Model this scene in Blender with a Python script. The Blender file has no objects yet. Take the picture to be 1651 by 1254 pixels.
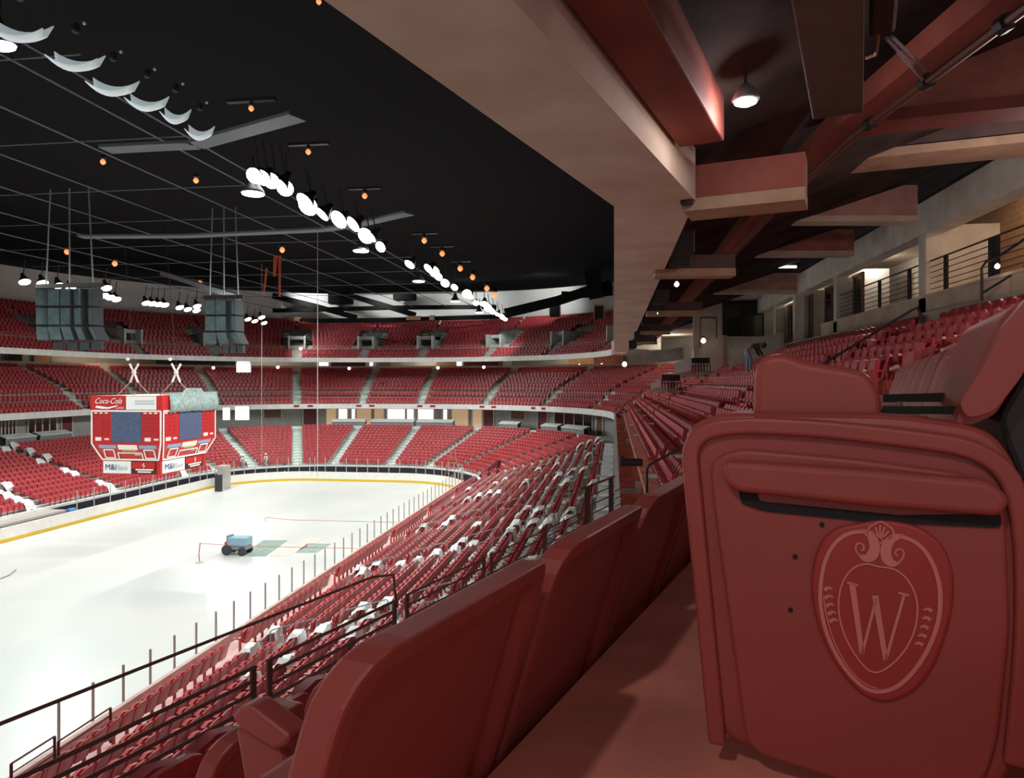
import bpy, bmesh, math, random
import numpy as np
from mathutils import Vector, Matrix
random.seed(7)
SC = bpy.context.scene
COL = SC.collection
PI = math.pi
# ------------------------------------------------------------------ camera
F, CX, CY, EYE = 1150.0, 825.5, 615.0, 11.3
TH = math.atan((990.0-CX)/F)
ST, CT = math.sin(TH), math.cos(TH)
CAMP = Vector((0, 0, EYE))
def ray(px, py):
    xc = (px-CX)/F; up = -(py-CY)/F
    return Vector((xc*CT-ST, xc*ST+CT, up))
def UZ(px, py, z):
    d = ray(px, py); return CAMP + d*((z-EYE)/d.z)
def UPL(px, py, p, n):
    d = ray(px, py); n = Vector(n); return CAMP + d*((Vector(p)-CAMP).dot(n)/d.dot(n))
def UX(px, py, x): return UPL(px, py, (x, 0, 0), (1, 0, 0))
def UY(px, py, y): return UPL(px, py, (0, y, 0), (0, 1, 0))
def UD(px, py, zc):
    return CAMP + ray(px, py)*zc
def proj(x, y, z):
    zc = -x*ST + y*CT
    if zc < 0.05: return None
    return (CX+F*(x*CT+y*ST)/zc, CY+F*(EYE-z)/zc, zc)
cam = bpy.data.cameras.new('camera'); co = bpy.data.objects.new('camera', cam); COL.objects.link(co)
cam.sensor_width = 36; cam.sensor_fit = 'HORIZONTAL'; cam.lens = 36*F/1651
cam.shift_y = -(627.0-CY)/1651.0*1.0
cam.clip_start = 0.02; cam.clip_end = 600
co.location = CAMP; co.rotation_euler = (PI/2, 0, TH)
SC.camera = co
# near (bent) segment frame
PHI = math.radians(17.89)
U = Vector((math.sin(PHI), math.cos(PHI), 0)); V = Vector((math.cos(PHI), -math.sin(PHI), 0)); Z = Vector((0, 0, 1))
def UV(u, v, z): return U*u + V*v + Z*z
def PU(px, py, u): return UPL(px, py, U*u, U)
def PV(px, py, v): return UPL(px, py, V*v, V)
# ------------------------------------------------------------------ materials
MATS = {}
def mat(name, col, rough=.6, metal=0., var=.0, scale=3., spec=.5, emit=None, es=1., bump=0., coord='Object', detail=6., col2=None):
    m = bpy.data.materials.new(name); m.use_nodes = True; nt = m.node_tree; b = nt.nodes['Principled BSDF']
    b.inputs['Base Color'].default_value = (*col, 1); b.inputs['Roughness'].default_value = rough
    b.inputs['Metallic'].default_value = metal; b.inputs['Specular IOR Level'].default_value = spec
    if emit:
        b.inputs['Emission Color'].default_value = (*emit, 1); b.inputs['Emission Strength'].default_value = es
    if var > 0 or bump > 0 or col2:
        tc = nt.nodes.new('ShaderNodeTexCoord'); n = nt.nodes.new('ShaderNodeTexNoise')
        n.inputs['Scale'].default_value = scale; n.inputs['Detail'].default_value = detail
        nt.links.new(tc.outputs[coord], n.inputs['Vector'])
        if var > 0 or col2:
            r = nt.nodes.new('ShaderNodeValToRGB')
            lo = col2 if col2 else [c*(1-var) for c in col]; hi = col if col2 else [min(1, c*(1+var)) for c in col]
            r.color_ramp.elements[0].position = .35; r.color_ramp.elements[1].position = .68
            r.color_ramp.elements[0].color = (*lo, 1); r.color_ramp.elements[1].color = (*hi, 1)
            nt.links.new(n.outputs['Fac'], r.inputs['Fac']); nt.links.new(r.outputs['Color'], b.inputs['Base Color'])
        if bump > 0:
            bp = nt.nodes.new('ShaderNodeBump'); bp.inputs['Strength'].default_value = bump; bp.inputs['Distance'].default_value = .02
            nt.links.new(n.outputs['Fac'], bp.inputs['Height']); nt.links.new(bp.outputs['Normal'], b.inputs['Normal'])
    MATS[name] = m; return m
def brick(name, c1, c2, mortar, sc, rough=.85):
    m = mat(name, c1, rough); nt = m.node_tree; b = nt.nodes['Principled BSDF']
    tc = nt.nodes.new('ShaderNodeTexCoord'); mp = nt.nodes.new('ShaderNodeMapping'); bt = nt.nodes.new('ShaderNodeTexBrick')
    mp.inputs['Rotation'].default_value = (PI/2, 0, PI/2)
    sp = nt.nodes.new('ShaderNodeSeparateXYZ'); cb = nt.nodes.new('ShaderNodeCombineXYZ')
    nt.links.new(tc.outputs['Object'], sp.inputs[0]); nt.links.new(sp.outputs['Y'], cb.inputs['X']); nt.links.new(sp.outputs['Z'], cb.inputs['Y'])
    bt.inputs['Scale'].default_value = 1; bt.inputs['Brick Width'].default_value = sc*2; bt.inputs['Row Height'].default_value = sc
    bt.inputs['Mortar Size'].default_value = .012
    bt.inputs['Color1'].default_value = (*c1, 1); bt.inputs['Color2'].default_value = (*c2, 1); bt.inputs['Mortar'].default_value = (*mortar, 1)
    nt.links.new(cb.outputs[0], bt.inputs['Vector']); nt.links.new(bt.outputs['Color'], b.inputs['Base Color'])
    return m
M = MATS
mat('seat_red', (.48, .055, .065), .36, var=.12, scale=1.5)
mat('seat_arm_glint', (.80, .56, .55), .4)  # pale arm tips imitate glints on the seat hardware
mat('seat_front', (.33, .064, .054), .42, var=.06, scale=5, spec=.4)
mat('crest_line', (.62, .20, .18), .5)
mat('crest_plate', (.36, .036, .032), .42, var=.05, scale=9)
mat('black_gap', (.01, .01, .01), .8)
mat('concrete', (.50, .46, .42), .85, var=.18, scale=.7, bump=.15)
mat('concrete_beam', (.74, .62, .52), .85, col2=(.60, .45, .34), scale=.9, bump=.25, detail=10)
mat('concrete_white', (.72, .68, .62), .85, var=.12, scale=1.2, bump=.1)
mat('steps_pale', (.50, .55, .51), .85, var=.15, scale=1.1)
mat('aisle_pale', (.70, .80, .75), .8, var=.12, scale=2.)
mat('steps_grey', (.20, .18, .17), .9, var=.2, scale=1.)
mat('floor_red_bounce', (.82, .29, .21), .75, var=.25, scale=2.2, bump=.15)  # red bounce from the seats tinted into the concrete floor
mat('beam_red_bounce', (.26, .065, .045), .75, var=.2, scale=1.3, bump=.1)  # grey concrete reddened to carry light bounced off the seats
mat('beam_pink_bounce', (.58, .30, .25), .8, var=.18, scale=1.5)  # pinkish lit look of the beam faces put into the colour
mat('beam_bright_bounce', (.48, .17, .12), .8, var=.2, scale=2)  # red light falling on the beam faces put into the colour
mat('beam_dark', (.10, .055, .05), .85, var=.3, scale=1.1)
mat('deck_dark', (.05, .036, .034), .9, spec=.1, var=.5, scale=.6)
mat('beam_tan', (.40, .26, .17), .8, var=.15, scale=2.)
mat('ceiling_black', (.0135, .0137, .0145), .95, spec=.08)
mat('catwalk_grey', (.14, .16, .17), .7)
mat('steel_black', (.025, .024, .025), .5, spec=.4)
mat('truss_black', (.012, .012, .013), .8, spec=.1)
mat('steel_rail', (.10, .035, .028), .5)
mat('steel_grey', (.30, .32, .34), .5, metal=.4)
mat('steel_grid', (.16, .18, .20), .6)
mat('post_grey', (.50, .46, .43), .5)
mat('ice', (.74, .73, .71), .32, col2=(.64, .67, .66), scale=.16, spec=.35, detail=8)
mat('board_white', (.88, .86, .80), .4, var=.04, scale=2)
mat('kick_yellow', (.75, .50, .03), .45)
mat('fascia_white', (.84, .87, .84), .7, var=.08, scale=1.5)
mat('wall_grey', (.42, .42, .41), .9, var=.1, scale=.6)
mat('wall_pale', (.82, .82, .80), .9, var=.06, scale=.5)
mat('walk_pink', (.62, .40, .37), .8, var=.15, scale=2)
mat('wall_brown', (.34, .22, .12), .9, var=.15, scale=.6)
mat('wall_navy', (.035, .03, .05), .8)
mat('wall_wine', (.17, .035, .05), .7)
brick('block_wall', (.36, .22, .13), (.31, .19, .11), (.45, .31, .2), .2)
mat('glass_dark', (.015, .015, .018), .12, spec=.6)
mat('door_brown', (.22, .11, .06), .6)
mat('wood', (.42, .25, .16), .6, var=.2, scale=4)
mat('plastic_white', (.86, .87, .87), .35, var=.08, scale=6, bump=.3)
mat('panel_white', (.92, .92, .90), .6)
mat('paper_tan', (.55, .38, .22), .8)
mat('board_red', (.55, .018, .02), .4)
mat('board_red_dark', (.40, .012, .018), .5)
mat('board_white_paint', (.90, .84, .76), .5)
mat('sign_white', (.88, .90, .88), .5)
mat('sign_black', (.05, .012, .012), .5)
mat('screen_blue', (.085, .11, .20), .35, var=.15, scale=5)
mat('strip_blue', (.30, .38, .55), .5)
mat('ink_blue', (.03, .03, .16), .5)
mat('ink_grey', (.42, .46, .48), .5)
mat('gold', (.65, .42, .12), .5)
mat('tarp', (.30, .38, .36), .7, var=.25, scale=4, bump=.6)
mat('speaker_grey', (.10, .15, .155), .95, var=.2, scale=2)
mat('speaker_dark', (.03, .035, .04), .7)
mat('lamp_white', (1, 1, 1), .4, emit=(.93, 1., .97), es=14)
mat('lamp_warm', (1, .6, .3), .4, emit=(1., .20, .06), es=1.9)
mat('lamp_bulb', (1, .8, .6), .4, emit=(1., .72, .5), es=12)
mat('lamp_lilac', (1, 1, 1), .4, emit=(.90, .86, 1.), es=20)
mat('lit_opening', (.9, .9, .9), .5, emit=(1., .96, .9), es=.95)
mat('lit_opening_dim', (.8, .6, .4), .5, emit=(1., .62, .35), es=.28)
mat('tube_light', (1, 1, 1), .4, emit=(1., .9, .75), es=2.2)
mat('hood_white', (.80, .86, .86), .5)
mat('hood_added_glow', (.85, .9, .9), .5, emit=(.8, .95, 1.), es=.32)  # slight emission added to brighten the unlit hoods
mat('blue_box', (.10, .28, .60), .5)
mat('rope', (.55, .5, .45), .7)
mat('string_red', (.55, .08, .08), .6)
mat('mat_green', (.30, .38, .34), .9, var=.15, scale=3)
mat('mat_pink', (.78, .60, .52), .9, var=.1, scale=3)
mat('tractor_green', (.18, .26, .25), .6)
mat('tractor_blue', (.25, .42, .52), .5)
mat('tyre', (.04, .05, .05), .8)
mat('banner_orange', (.55, .10, .04), .7)
mat('skin', (.45, .26, .18), .6)
mat('cloth_white', (.72, .74, .74), .8)
mat('cloth_dark', (.05, .04, .045), .9)
mat('cloth_jeans', (.22, .25, .36), .9)
mat('cloth_blue', (.20, .36, .50), .9)
mat('hair', (.09, .06, .045), .8)
mat('hat_white', (.85, .85, .8), .5)
# ------------------------------------------------------------------ mesh builder
class MB:
    def __init__(s): s.v = []; s.f = []; s.m = []; s.cm = 0
    def face(s, idx): s.f.append(tuple(idx)); s.m.append(s.cm)
    def add(s, pts): i = len(s.v); s.v += [Vector(p) for p in pts]; return i
    def quad(s, a, b, c, d): i = s.add((a, b, c, d)); s.face((i, i+1, i+2, i+3))
    def hexa(s, p):   # 8 points: bottom 4 ccw, top 4 ccw
        i = s.add(p)
        for q in ((3, 2, 1, 0), (4, 5, 6, 7), (0, 1, 5, 4), (1, 2, 6, 5), (2, 3, 7, 6), (3, 0, 4, 7)): s.face([i+k for k in q])
    def box(s, x0, x1, y0, y1, z0, z1):
        s.hexa([(x0, y0, z0), (x1, y0, z0), (x1, y1, z0), (x0, y1, z0), (x0, y0, z1), (x1, y0, z1), (x1, y1, z1), (x0, y1, z1)])
    def fbox(s, o, a, b, c):  # origin + three edge vectors
        o = Vector(o); a = Vector(a); b = Vector(b); c = Vector(c)
        s.hexa([o, o+a, o+a+b, o+b, o+c, o+a+c, o+a+b+c, o+b+c])
    def beam(s, p, q, w, h, up=Z):   # bar from p to q, p,q on centre of bottom face
        p = Vector(p); q = Vector(q); d = (q-p).normalized(); sd = d.cross(Vector(up)).normalized(); u = sd.cross(d).normalized()
        s.fbox(p-sd*w/2, q-p, sd*w, u*h)
    def tube(s, pts, r, n=8, caps=True):
        pts = [Vector(p) for p in pts]; rings = []
        pu = None
        for i, p in enumerate(pts):
            d = (pts[min(i+1, len(pts)-1)]-pts[max(i-1, 0)]).normalized()
            a = Vector((0, 0, 1)) if abs(d.z) < .9 else Vector((1, 0, 0))
            if pu is not None: a = pu
            x = d.cross(a).normalized(); y = x.cross(d).normalized(); pu = y
            rr = r[i] if isinstance(r, (list, tuple)) else r
            rings.append(s.add([p + x*(rr*math.cos(2*PI*k/n)) + y*(rr*math.sin(2*PI*k/n)) for k in range(n)]))
        for a, b in zip(rings[:-1], rings[1:]):
            for k in range(n): s.face((a+k, a+(k+1) % n, b+(k+1) % n, b+k))
        if caps:
            s.face([rings[0]+k for k in range(n)][::-1]); s.face([rings[-1]+k for k in range(n)])
    def prism(s, pts, off):   # polygon extruded by vector
        n = len(pts); off = Vector(off); i = s.add(pts); j = s.add([Vector(p)+off for p in pts])
        s.face([i+k for k in range(n)][::-1]); s.face([j+k for k in range(n)])
        for k in range(n): s.face((i+k, i+(k+1) % n, j+(k+1) % n, j+k))
    def strip(s, rows):   # grid of points rows
        idx = [s.add(r) for r in rows]; n = len(rows[0])
        for a, b in zip(idx[:-1], idx[1:]):
            for k in range(n-1): s.face((a+k, a+k+1, b+k+1, b+k))
    def lathe(s, c, ax, prof, n=14):
        c = Vector(c); ax = Vector(ax).normalized(); a = Vector((0, 0, 1)) if abs(ax.z) < .9 else Vector((1, 0, 0))
        x = ax.cross(a).normalized(); y = x.cross(ax)
        rg = [s.add([c+ax*h + x*(r*math.cos(2*PI*k/n)) + y*(r*math.sin(2*PI*k/n)) for k in range(n)]) for r, h in prof]
        for p, q in zip(rg[:-1], rg[1:]):
            for k in range(n): s.face((p+k, p+(k+1) % n, q+(k+1) % n, q+k))
        s.face([rg[0]+k for k in range(n)][::-1]); s.face([rg[-1]+k for k in range(n)])
    def mesh(s, name, mats, off=Vector((0, 0, 0)), smooth=False, fix=True):
        me = bpy.data.meshes.new(name); me.from_pydata([tuple(p-off) for p in s.v], [], s.f)
        for m in (mats if isinstance(mats, (list, tuple)) else [mats]): me.materials.append(MATS[m])
        me.polygons.foreach_set('material_index', s.m)
        if fix:
            bm = bmesh.new(); bm.from_mesh(me); bmesh.ops.remove_doubles(bm, verts=bm.verts, dist=1e-5)
            bmesh.ops.recalc_face_normals(bm, faces=bm.faces); bm.to_mesh(me); bm.free()
        if smooth: me.polygons.foreach_set('use_smooth', [True]*len(me.polygons))
        me.update(); return me
    def build(s, name, mats, parent=None, bevel=0, smooth=False, seg=2, sub=0):
        o = link(name, s.mesh(name, mats, wloc(parent), smooth), parent)
        if bevel:
            b = o.modifiers.new('b', 'BEVEL'); b.width = bevel; b.segments = seg; b.limit_method = 'ANGLE'; b.angle_limit = math.radians(35)
        if sub:
            b = o.modifiers.new('s', 'SUBSURF'); b.levels = sub; b.render_levels = sub
        return o
def wloc(p):
    v = Vector((0, 0, 0))
    while p is not None: v += p.location; p = p.parent
    return v
def link(name, data, parent=None):
    o = bpy.data.objects.new(name, data); COL.objects.link(o)
    if parent is not None: o.parent = parent
    return o
def tag(o, label=None, cat=None, group=None, kind=None):
    if label: o['label'] = label
    if cat: o['category'] = cat
    if group: o['group'] = group
    if kind: o['kind'] = kind
    return o
def thing(name, loc, label, cat, group=None, rz=0):
    o = link(name, None); o.location = loc; o.rotation_euler = (0, 0, rz); o.empty_display_size = .2
    return tag(o, label, cat, group)
def struct(mb, name, mats, label=None, **k):
    o = mb.build(name, mats, **k); o['kind'] = 'structure'
    tag(o, label or name.replace('_', ' '), k.get('cat') or 'structure'); return o
ORDS = ['first', 'second', 'third', 'fourth', 'fifth', 'sixth', 'seventh', 'eighth', 'ninth', 'tenth', 'eleventh', 'twelfth', 'thirteenth', 'fourteenth', 'fifteenth', 'sixteenth', 'seventeenth', 'eighteenth', 'nineteenth', 'twentieth']
def nth(i):
    if i < 20: return ORDS[i]
    t = ['twenty', 'thirty', 'forty', 'fifty', 'sixty', 'seventy'][(i+1)//10-2]; r = (i+1) % 10
    if r == 0: return {'twenty': 'twentieth', 'thirty': 'thirtieth', 'forty': 'fortieth', 'fifty': 'fiftieth', 'sixty': 'sixtieth', 'seventy': 'seventieth'}[t]
    return t+'-'+ORDS[r-1]
def text_mesh(mb, s, size, o, ax, ay, depth=.012, shear=0, align='CENTER', wscale=1.):
    cu = bpy.data.curves.new('txt', 'FONT'); cu.body = s; cu.size = size; cu.shear = shear; cu.align_x = align; cu.align_y = 'CENTER'
    ob = bpy.data.objects.new('txt', cu); COL.objects.link(ob)
    dg = bpy.context.evaluated_depsgraph_get(); me = bpy.data.meshes.new_from_object(ob.evaluated_get(dg))
    o = Vector(o); ax = Vector(ax).normalized(); ay = Vector(ay).normalized(); n = ax.cross(ay).normalized()
    i = mb.add([o+ax*v.co.x*wscale+ay*v.co.y+n*depth for v in me.vertices])
    for p in me.polygons: mb.face([i+k for k in p.vertices])
    bpy.data.objects.remove(ob); bpy.data.curves.remove(cu); bpy.data.meshes.remove(me)
# ------------------------------------------------------------------ arena contour
XR, YA, XL, RA = -25.5, 68.5, -31.8, 25.5       # right arc centre x, arc centre y, left arc centre x, fascia radius
XF = XL-RA                                      # far side fascia x
FAR_Y0 = 14.0
LNEAR = 17.0
class Path:
    """contour at outward offset t; near=1 bent near segment joined at the kink"""
    def __init__(s, t, kink=None, y0=8.0):
        s.t = t; R = RA+t; s.R = R; s.seg = []
        if kink is not None:
            ky = (kink-.0484*t)/.3072; K = Vector((t, ky, 0))
            s.seg.append(('u', K-U*LNEAR, K, LNEAR)); s.k = LNEAR; ys = ky
        else: ys = y0; s.k = 0
        s.ys = ys
        s.seg.append(('n', Vector((t, ys, 0)), Vector((t, YA, 0)), YA-ys))
        s.seg.append(('r', None, None, R*PI/2))
        s.seg.append(('e', Vector((XR, YA+R, 0)), Vector((XL, YA+R, 0)), XR-XL))
        s.seg.append(('l', None, None, R*PI/2))
        s.seg.append(('f', Vector((XF-t, YA, 0)), Vector((XF-t, FAR_Y0, 0)), YA-FAR_Y0))
        s.len = sum(q[3] for q in s.seg)
    def at(s, d):
        for k, a, b, L in s.seg:
            if d <= L or k == 'f':
                if k == 'r':
                    g = d/s.R; n = Vector((math.cos(g), math.sin(g), 0)); return Vector((XR, YA, 0))+n*s.R, n
                if k == 'l':
                    g = PI/2+d/s.R; n = Vector((math.cos(g), math.sin(g), 0)); return Vector((XL, YA, 0))+n*s.R, n
                p = a+(b-a)*(d/L); n = {'u': V, 'n': Vector((1, 0, 0)), 'e': Vector((0, 1, 0)), 'f': Vector((-1, 0, 0))}[k]
                return p, n
            d -= L
    def s_of(s, kind, val):
        d = 0
        for k, a, b, L in s.seg:
            if k == kind or (kind == 'r' and k == 'r'):
                if k == 'n': return d+val-s.ys
                if k == 'r': return d+math.radians(val)*s.R
                if k == 'e': return d+(XR-val)
                if k == 'l': return d+math.radians(val-90)*s.R
                if k == 'f': return d+(YA-val)
                if k == 'u': return d+val
            d += L
def ring(t, kink=None, y0=8.0, n0='u', stop=None):
    """sample points (same count for every t)"""
    P = Path(t, kink, y0); pts = []
    if kink is not None:
        a, b = P.seg[0][1], P.seg[0][2]; pts += [a, b]
    else: pts.append(Vector((t, y0, 0)))
    for k in range(1, 5): pts.append(Vector((t, P.ys+(YA-P.ys)*k/4, 0)))
    for g in range(4, 91, 4): q = math.radians(min(g, 90)); pts.append(Vector((XR+P.R*math.cos(q), YA+P.R*math.sin(q), 0)))
    q = PI/2; pts.append(Vector((XR, YA+P.R, 0)))
    pts.append(Vector((XL, YA+P.R, 0)))
    for g in range(94, 181, 4): q = math.radians(g); pts.append(Vector((XL+P.R*math.cos(q), YA+P.R*math.sin(q), 0)))
    pts.append(Vector((XF-t, YA, 0))); pts.append(Vector((XF-t, FAR_Y0, 0)))
    return pts
KM, KU = 4.91, 3.35
# tier profiles ---------------------------------------------------------------
LOW_T0, LOW_D, LOW_N = -13.2, .87, 14
def low_z(r): return 1.2+.262*r
MID_T0, MID_D, MID_N = 0.0, .865, 11
def mid_z(r): return (7.82, 8.30, 8.95, 9.70, 10.20, 10.61, 10.97, 11.33, 11.69, 12.05, 12.41)[r]
UP_T0, UP_D, UP_N = .35, .88, 14
def up_z(r): return 14.05+.455*r
def tier_mesh(t0, d, n, zf, kink, y0, zbot, tback=None):
    prof = [(t0, zbot), (t0, zf(0))]
    for r in range(n):
        prof.append((t0+d*(r+1), zf(r)))
        if r < n-1: prof.append((t0+d*(r+1), zf(r+1)))
    return prof
def sweep(prof, kink=None, y0=8.0, lo=0, hi=None):
    m = MB(); rows = []
    for t, z in prof:
        rg = ring(t, kink, y0)[lo:hi]; rows.append([p+Z*z for p in rg])
    m.strip(rows); return m
NR = len(ring(0, KM))      # number of samples with a kink
IK = 2                     # samples before: bent segment
# lower bowl
p = tier_mesh(LOW_T0, LOW_D, LOW_N, low_z, None, 6., 0.)
tl = LOW_T0+LOW_D*LOW_N
p += [(tl+.02, low_z(13)), (tl+.02, 4.95), (3.6, 4.95)]
struct(sweep(p, None, 6.), 'lower_bowl_steps', 'steps_pale')
fw = sweep([(LOW_T0-.06, 0.0), (LOW_T0-.06, 1.25)], None, 6.); struct(fw, 'lower_bowl_front_wall', 'wall_navy')
fw = sweep([(LOW_T0-.12, 1.25), (LOW_T0-.12, 1.44), (LOW_T0+.12, 1.44), (LOW_T0+.12, 1.19)], None, 6.); struct(fw, 'lower_bowl_edge_curb', 'fascia_white')
m = MB(); m.box(-14.72, LOW_T0+.1, 6, 69, 0, 1.24); struct(m, 'near_side_walkway', 'walk_pink')
m = MB(); m.box(-14.78, -14.62, 6, 69, 1.30, 1.56); struct(m, 'near_side_walkway_curb', 'walk_pink')
# concourse back wall below the middle tier
struct(sweep([(3.6, 4.95), (3.6, 7.6)], None, 6.), 'wall_concourse_lower', 'wall_grey')
# middle tier : near side reddish floor, rest grey
pm = tier_mesh(MID_T0+.16, MID_D, MID_N, mid_z, KM, 0, 7.55)
pm = [(MID_T0+.16, mid_z(0))]
for r in range(MID_N):
    pm.append((MID_T0+MID_D*(r+1), mid_z(r)))
    if r < MID_N-1: pm.append((MID_T0+MID_D*(r+1), mid_z(r+1)))
struct(sweep(pm, KM, lo=0, hi=7), 'mid_tier_steps_near_side', 'floor_red_bounce')
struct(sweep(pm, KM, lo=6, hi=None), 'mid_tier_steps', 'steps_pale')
struct(sweep([(0.17, 7.55), (4.2, 7.5), (6.5, 9.6)], KM), 'mid_tier_underside', 'concrete')
struct(sweep([(0, 7.6), (0, 8.25), (.16, 8.25), (.16, 7.6), (0, 7.6)], KM), 'mid_tier_fascia', 'fascia_white')
# curb, concourse floor and walls behind the middle tier
TC = MID_T0+MID_D*MID_N+.35
struct(sweep([(TC-.3, mid_z(10)), (TC-.3, 13.45), (TC+12., 13.45)], KM), 'upper_concourse_floor', 'concrete')
# upper tier
pu = [(0, 13.95), (0, 14.55), (.2, 14.55), (.2, up_z(0))]
struct(sweep(pu, KU, lo=6), 'upper_tier_fascia', 'fascia_white')
pp = [(.2, up_z(0))]
for r in range(UP_N):
    pp.append((UP_T0+UP_D*(r+1), up_z(r)))
    if r < UP_N-1: pp.append((UP_T0+UP_D*(r+1), up_z(r+1)))
pp.append((UP_T0+UP_D*UP_N+1.4, up_z(13)))
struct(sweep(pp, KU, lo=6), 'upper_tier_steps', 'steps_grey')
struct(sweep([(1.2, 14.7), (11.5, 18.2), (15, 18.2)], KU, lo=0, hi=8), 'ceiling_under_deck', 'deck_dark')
struct(sweep([(1.2, 14.4), (4.0, 16.4), (14, 16.6)], KU, lo=7), 'ceiling_under_upper_tier', 'concrete')
# near overhead concrete edge beam (soffit seen from below)
struct(sweep([(0, 13.95), (1.18, 13.95), (1.18, 14.9), (.95, 14.9), (.95, 15.3), (0, 15.3), (0, 13.95)], KU, lo=0, hi=8), 'upper_deck_edge_beam', 'concrete_beam')
struct(sweep([(0, 15.3), (0, 19), (14, 26)], KU, lo=0, hi=7), 'upper_deck_near_side', 'steps_grey')
# walls round the top
TW = UP_T0+UP_D*UP_N+1.4
struct(sweep([(TW, up_z(13)), (TW, 25.0)], KU, lo=12), 'wall_back', 'wall_pale')
# brown stretch of the top wall at the right corner
m = MB()
for g0, g1 in ((17, 40),):
    rows = []
    for z in (up_z(13), 25.0):
        rows.append([Vector((XR+(RA+TW-.25)*math.cos(math.radians(g)), YA+(RA+TW-.25)*math.sin(math.radians(g)), z)) for g in range(g0, g1+1)])
    m.strip(rows)
struct(m, 'wall_right', 'wall_brown')
# back wall of the concourse behind the middle tier
struct(sweep([(TC+4.2, 13.45), (TC+4.2, 16.6)], KM, lo=7), 'wall_upper_concourse', 'wall_grey')
# ice
m = MB(); m.box(-62, 4, 4, 96, -.4, -.02); struct(m, 'floor_event_level', 'wall_navy')
def rinkpath(r=8.5, off=0.):
    x0, x1, y0, y1 = -42.3-off, -15.0+off, 6.0-off, 77.3+off; rr = r+off; pts = []
    for cx, cy, a0 in ((x1-rr, y1-rr, 0), (x0+rr, y1-rr, 90), (x0+rr, y0+rr, 180), (x1-rr, y0+rr, 270)):
        for k in range(0, 91, 5): g = math.radians(a0+k); pts.append(Vector((cx+rr*math.cos(g), cy+rr*math.sin(g), 0)))
    return pts
m = MB(); rp = rinkpath(); i = m.add(rp); m.face(range(i, i+len(rp))); struct(m, 'floor', 'ice', 'ice sheet')
def loop_sweep(prof):
    m = MB(); rows = []
    for off, z in prof: r = [p+Z*z for p in rinkpath(off=off)]; rows.append(r+[r[0]])
    m.strip(rows); return m
b = tag(loop_sweep([(0, .0), (0, .98), (.13, .98), (.13, 0)]).build('rink_boards', 'board_white'), 'white rink boards running all round the ice sheet', 'rink boards')
loop_sweep([(-.012, .0), (-.012, .24), (.002, .25)]).build('kick_plate', 'kick_yellow', b)['label'] = 'yellow kick strip'
loop_sweep([(-.015, .98), (-.015, 1.04), (.15, 1.04), (.15, .98)]).build('cap_rail', 'board_white', b)
# roof
m = MB(); m.box(-85, 30, -12, 118, 26.5, 27.0); struct(m, 'ceiling', 'ceiling_black')
m = MB(); m.box(-86, -85, -12, 118, -1, 27); struct(m, 'wall_left', 'wall_grey')
m = MB(); m.box(-86, -8, -13, -12, -1, 27); struct(m, 'wall_light_block', 'wall_grey')  # unseen wall added to keep world light out of the bowl
m = MB(); m.box(-86, 31, 118, 119, -1, 27); struct(m, 'wall_far', 'wall_grey')
# ------------------------------------------------------------------ seats
STN = [('n', 24), ('n', 33), ('n', 42), ('n', 51), ('n', 60), ('r', 8), ('r', 28), ('r', 50), ('r', 71), ('e', -26.2), ('l', 96), ('l', 115), ('l', 137), ('l', 157), ('l', 174), ('f', 59), ('f', 50), ('f', 41), ('f', 32), ('f', 23)]
STN_M = [('n', 23.0), ('n', 40.5), ('n', 50), ('n', 60)]+STN[5:]
STN_NAME = {('n', 24): 'nearest aisle', ('n', 33): 'second near-side aisle', ('n', 42): 'third near-side aisle', ('n', 51): 'fourth near-side aisle'}
def seat_template():
    """low seat: x along row, y outwards, z up; returns dict of part -> (verts, faces)"""
    def grid_shell(xs, zs, yf, th, top):
        m = MB(); nx = len(xs)
        fr = []; bk = []
        for k, z in enumerate(zs):
            zz = [z-(top if (k == len(zs)-1 and abs(x) > .2) else 0) for x in xs]
            fr.append([(x, yf(x, z), q) for x, q in zip(xs, zz)]); bk.append([(x, yf(x, z)+th, q) for x, q in zip(xs, zz)])
        m.strip(fr); m.strip(bk); m.strip([fr[-1], bk[-1]]); m.strip([fr[0], bk[0]])
        m.strip([[r[0] for r in fr], [r[0] for r in bk]]); m.strip([[r[-1] for r in fr], [r[-1] for r in bk]])
        return m
    back = grid_shell((-.245, -.12, .12, .245), (.40, .68, .93), lambda x, z: .60+.28*(z-.4)-(.035 if abs(x) > .2 else 0), .05, .06)
    pan = grid_shell((-.21, 0, .21), (.42, .62, .84), lambda x, z: .43+.10*(z-.42)-(.02 if abs(x) < .1 else 0), .11, .04)
    arm = MB(); arm.box(.245, .285, .22, .62, .54, .585); arm.box(.25, .28, .40, .50, 0, .54)
    cap = MB(); cap.box(.240, .290, .205, .26, .545, .60)
    return back, pan, arm, cap
T_BACK, T_PAN, T_ARM, T_GLINT = seat_template()
PITCH = .535
seats = []     # (x, y, z, angle, tier, row, aisle index, number)
def fill(t0, d, n, zf, kink, y0, stn, half, tier, smin=None, gaps=None):
    for r in range(n):
        P = Path(t0+d*r, kink, y0)
        cuts = [P.s_of(k, v) for k, v in stn]
        edges = [(smin if smin is not None else 0.)-half]+cuts+[P.len-.5+half]
        for q in range(len(edges)-1):
            a, b = edges[q]+half, edges[q+1]-half
            if gaps:
                ga = gaps(r, q-1); gb = gaps(r, q); a += ga; b -= gb
            c = int((b-a)/PITCH)
            if c < 1: continue
            pt = (b-a)/c
            for i in range(c):
                pos, nr = P.at(a+pt*(i+.5))
                seats.append((pos.x, pos.y, zf(r), math.atan2(nr.y, nr.x)-PI/2, tier, r, q, i, c))
fill(LOW_T0+.05, LOW_D, LOW_N, low_z, None, 8.5, STN, .62, 'lower')
P = Path(-14.1, None, 8.5)
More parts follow.
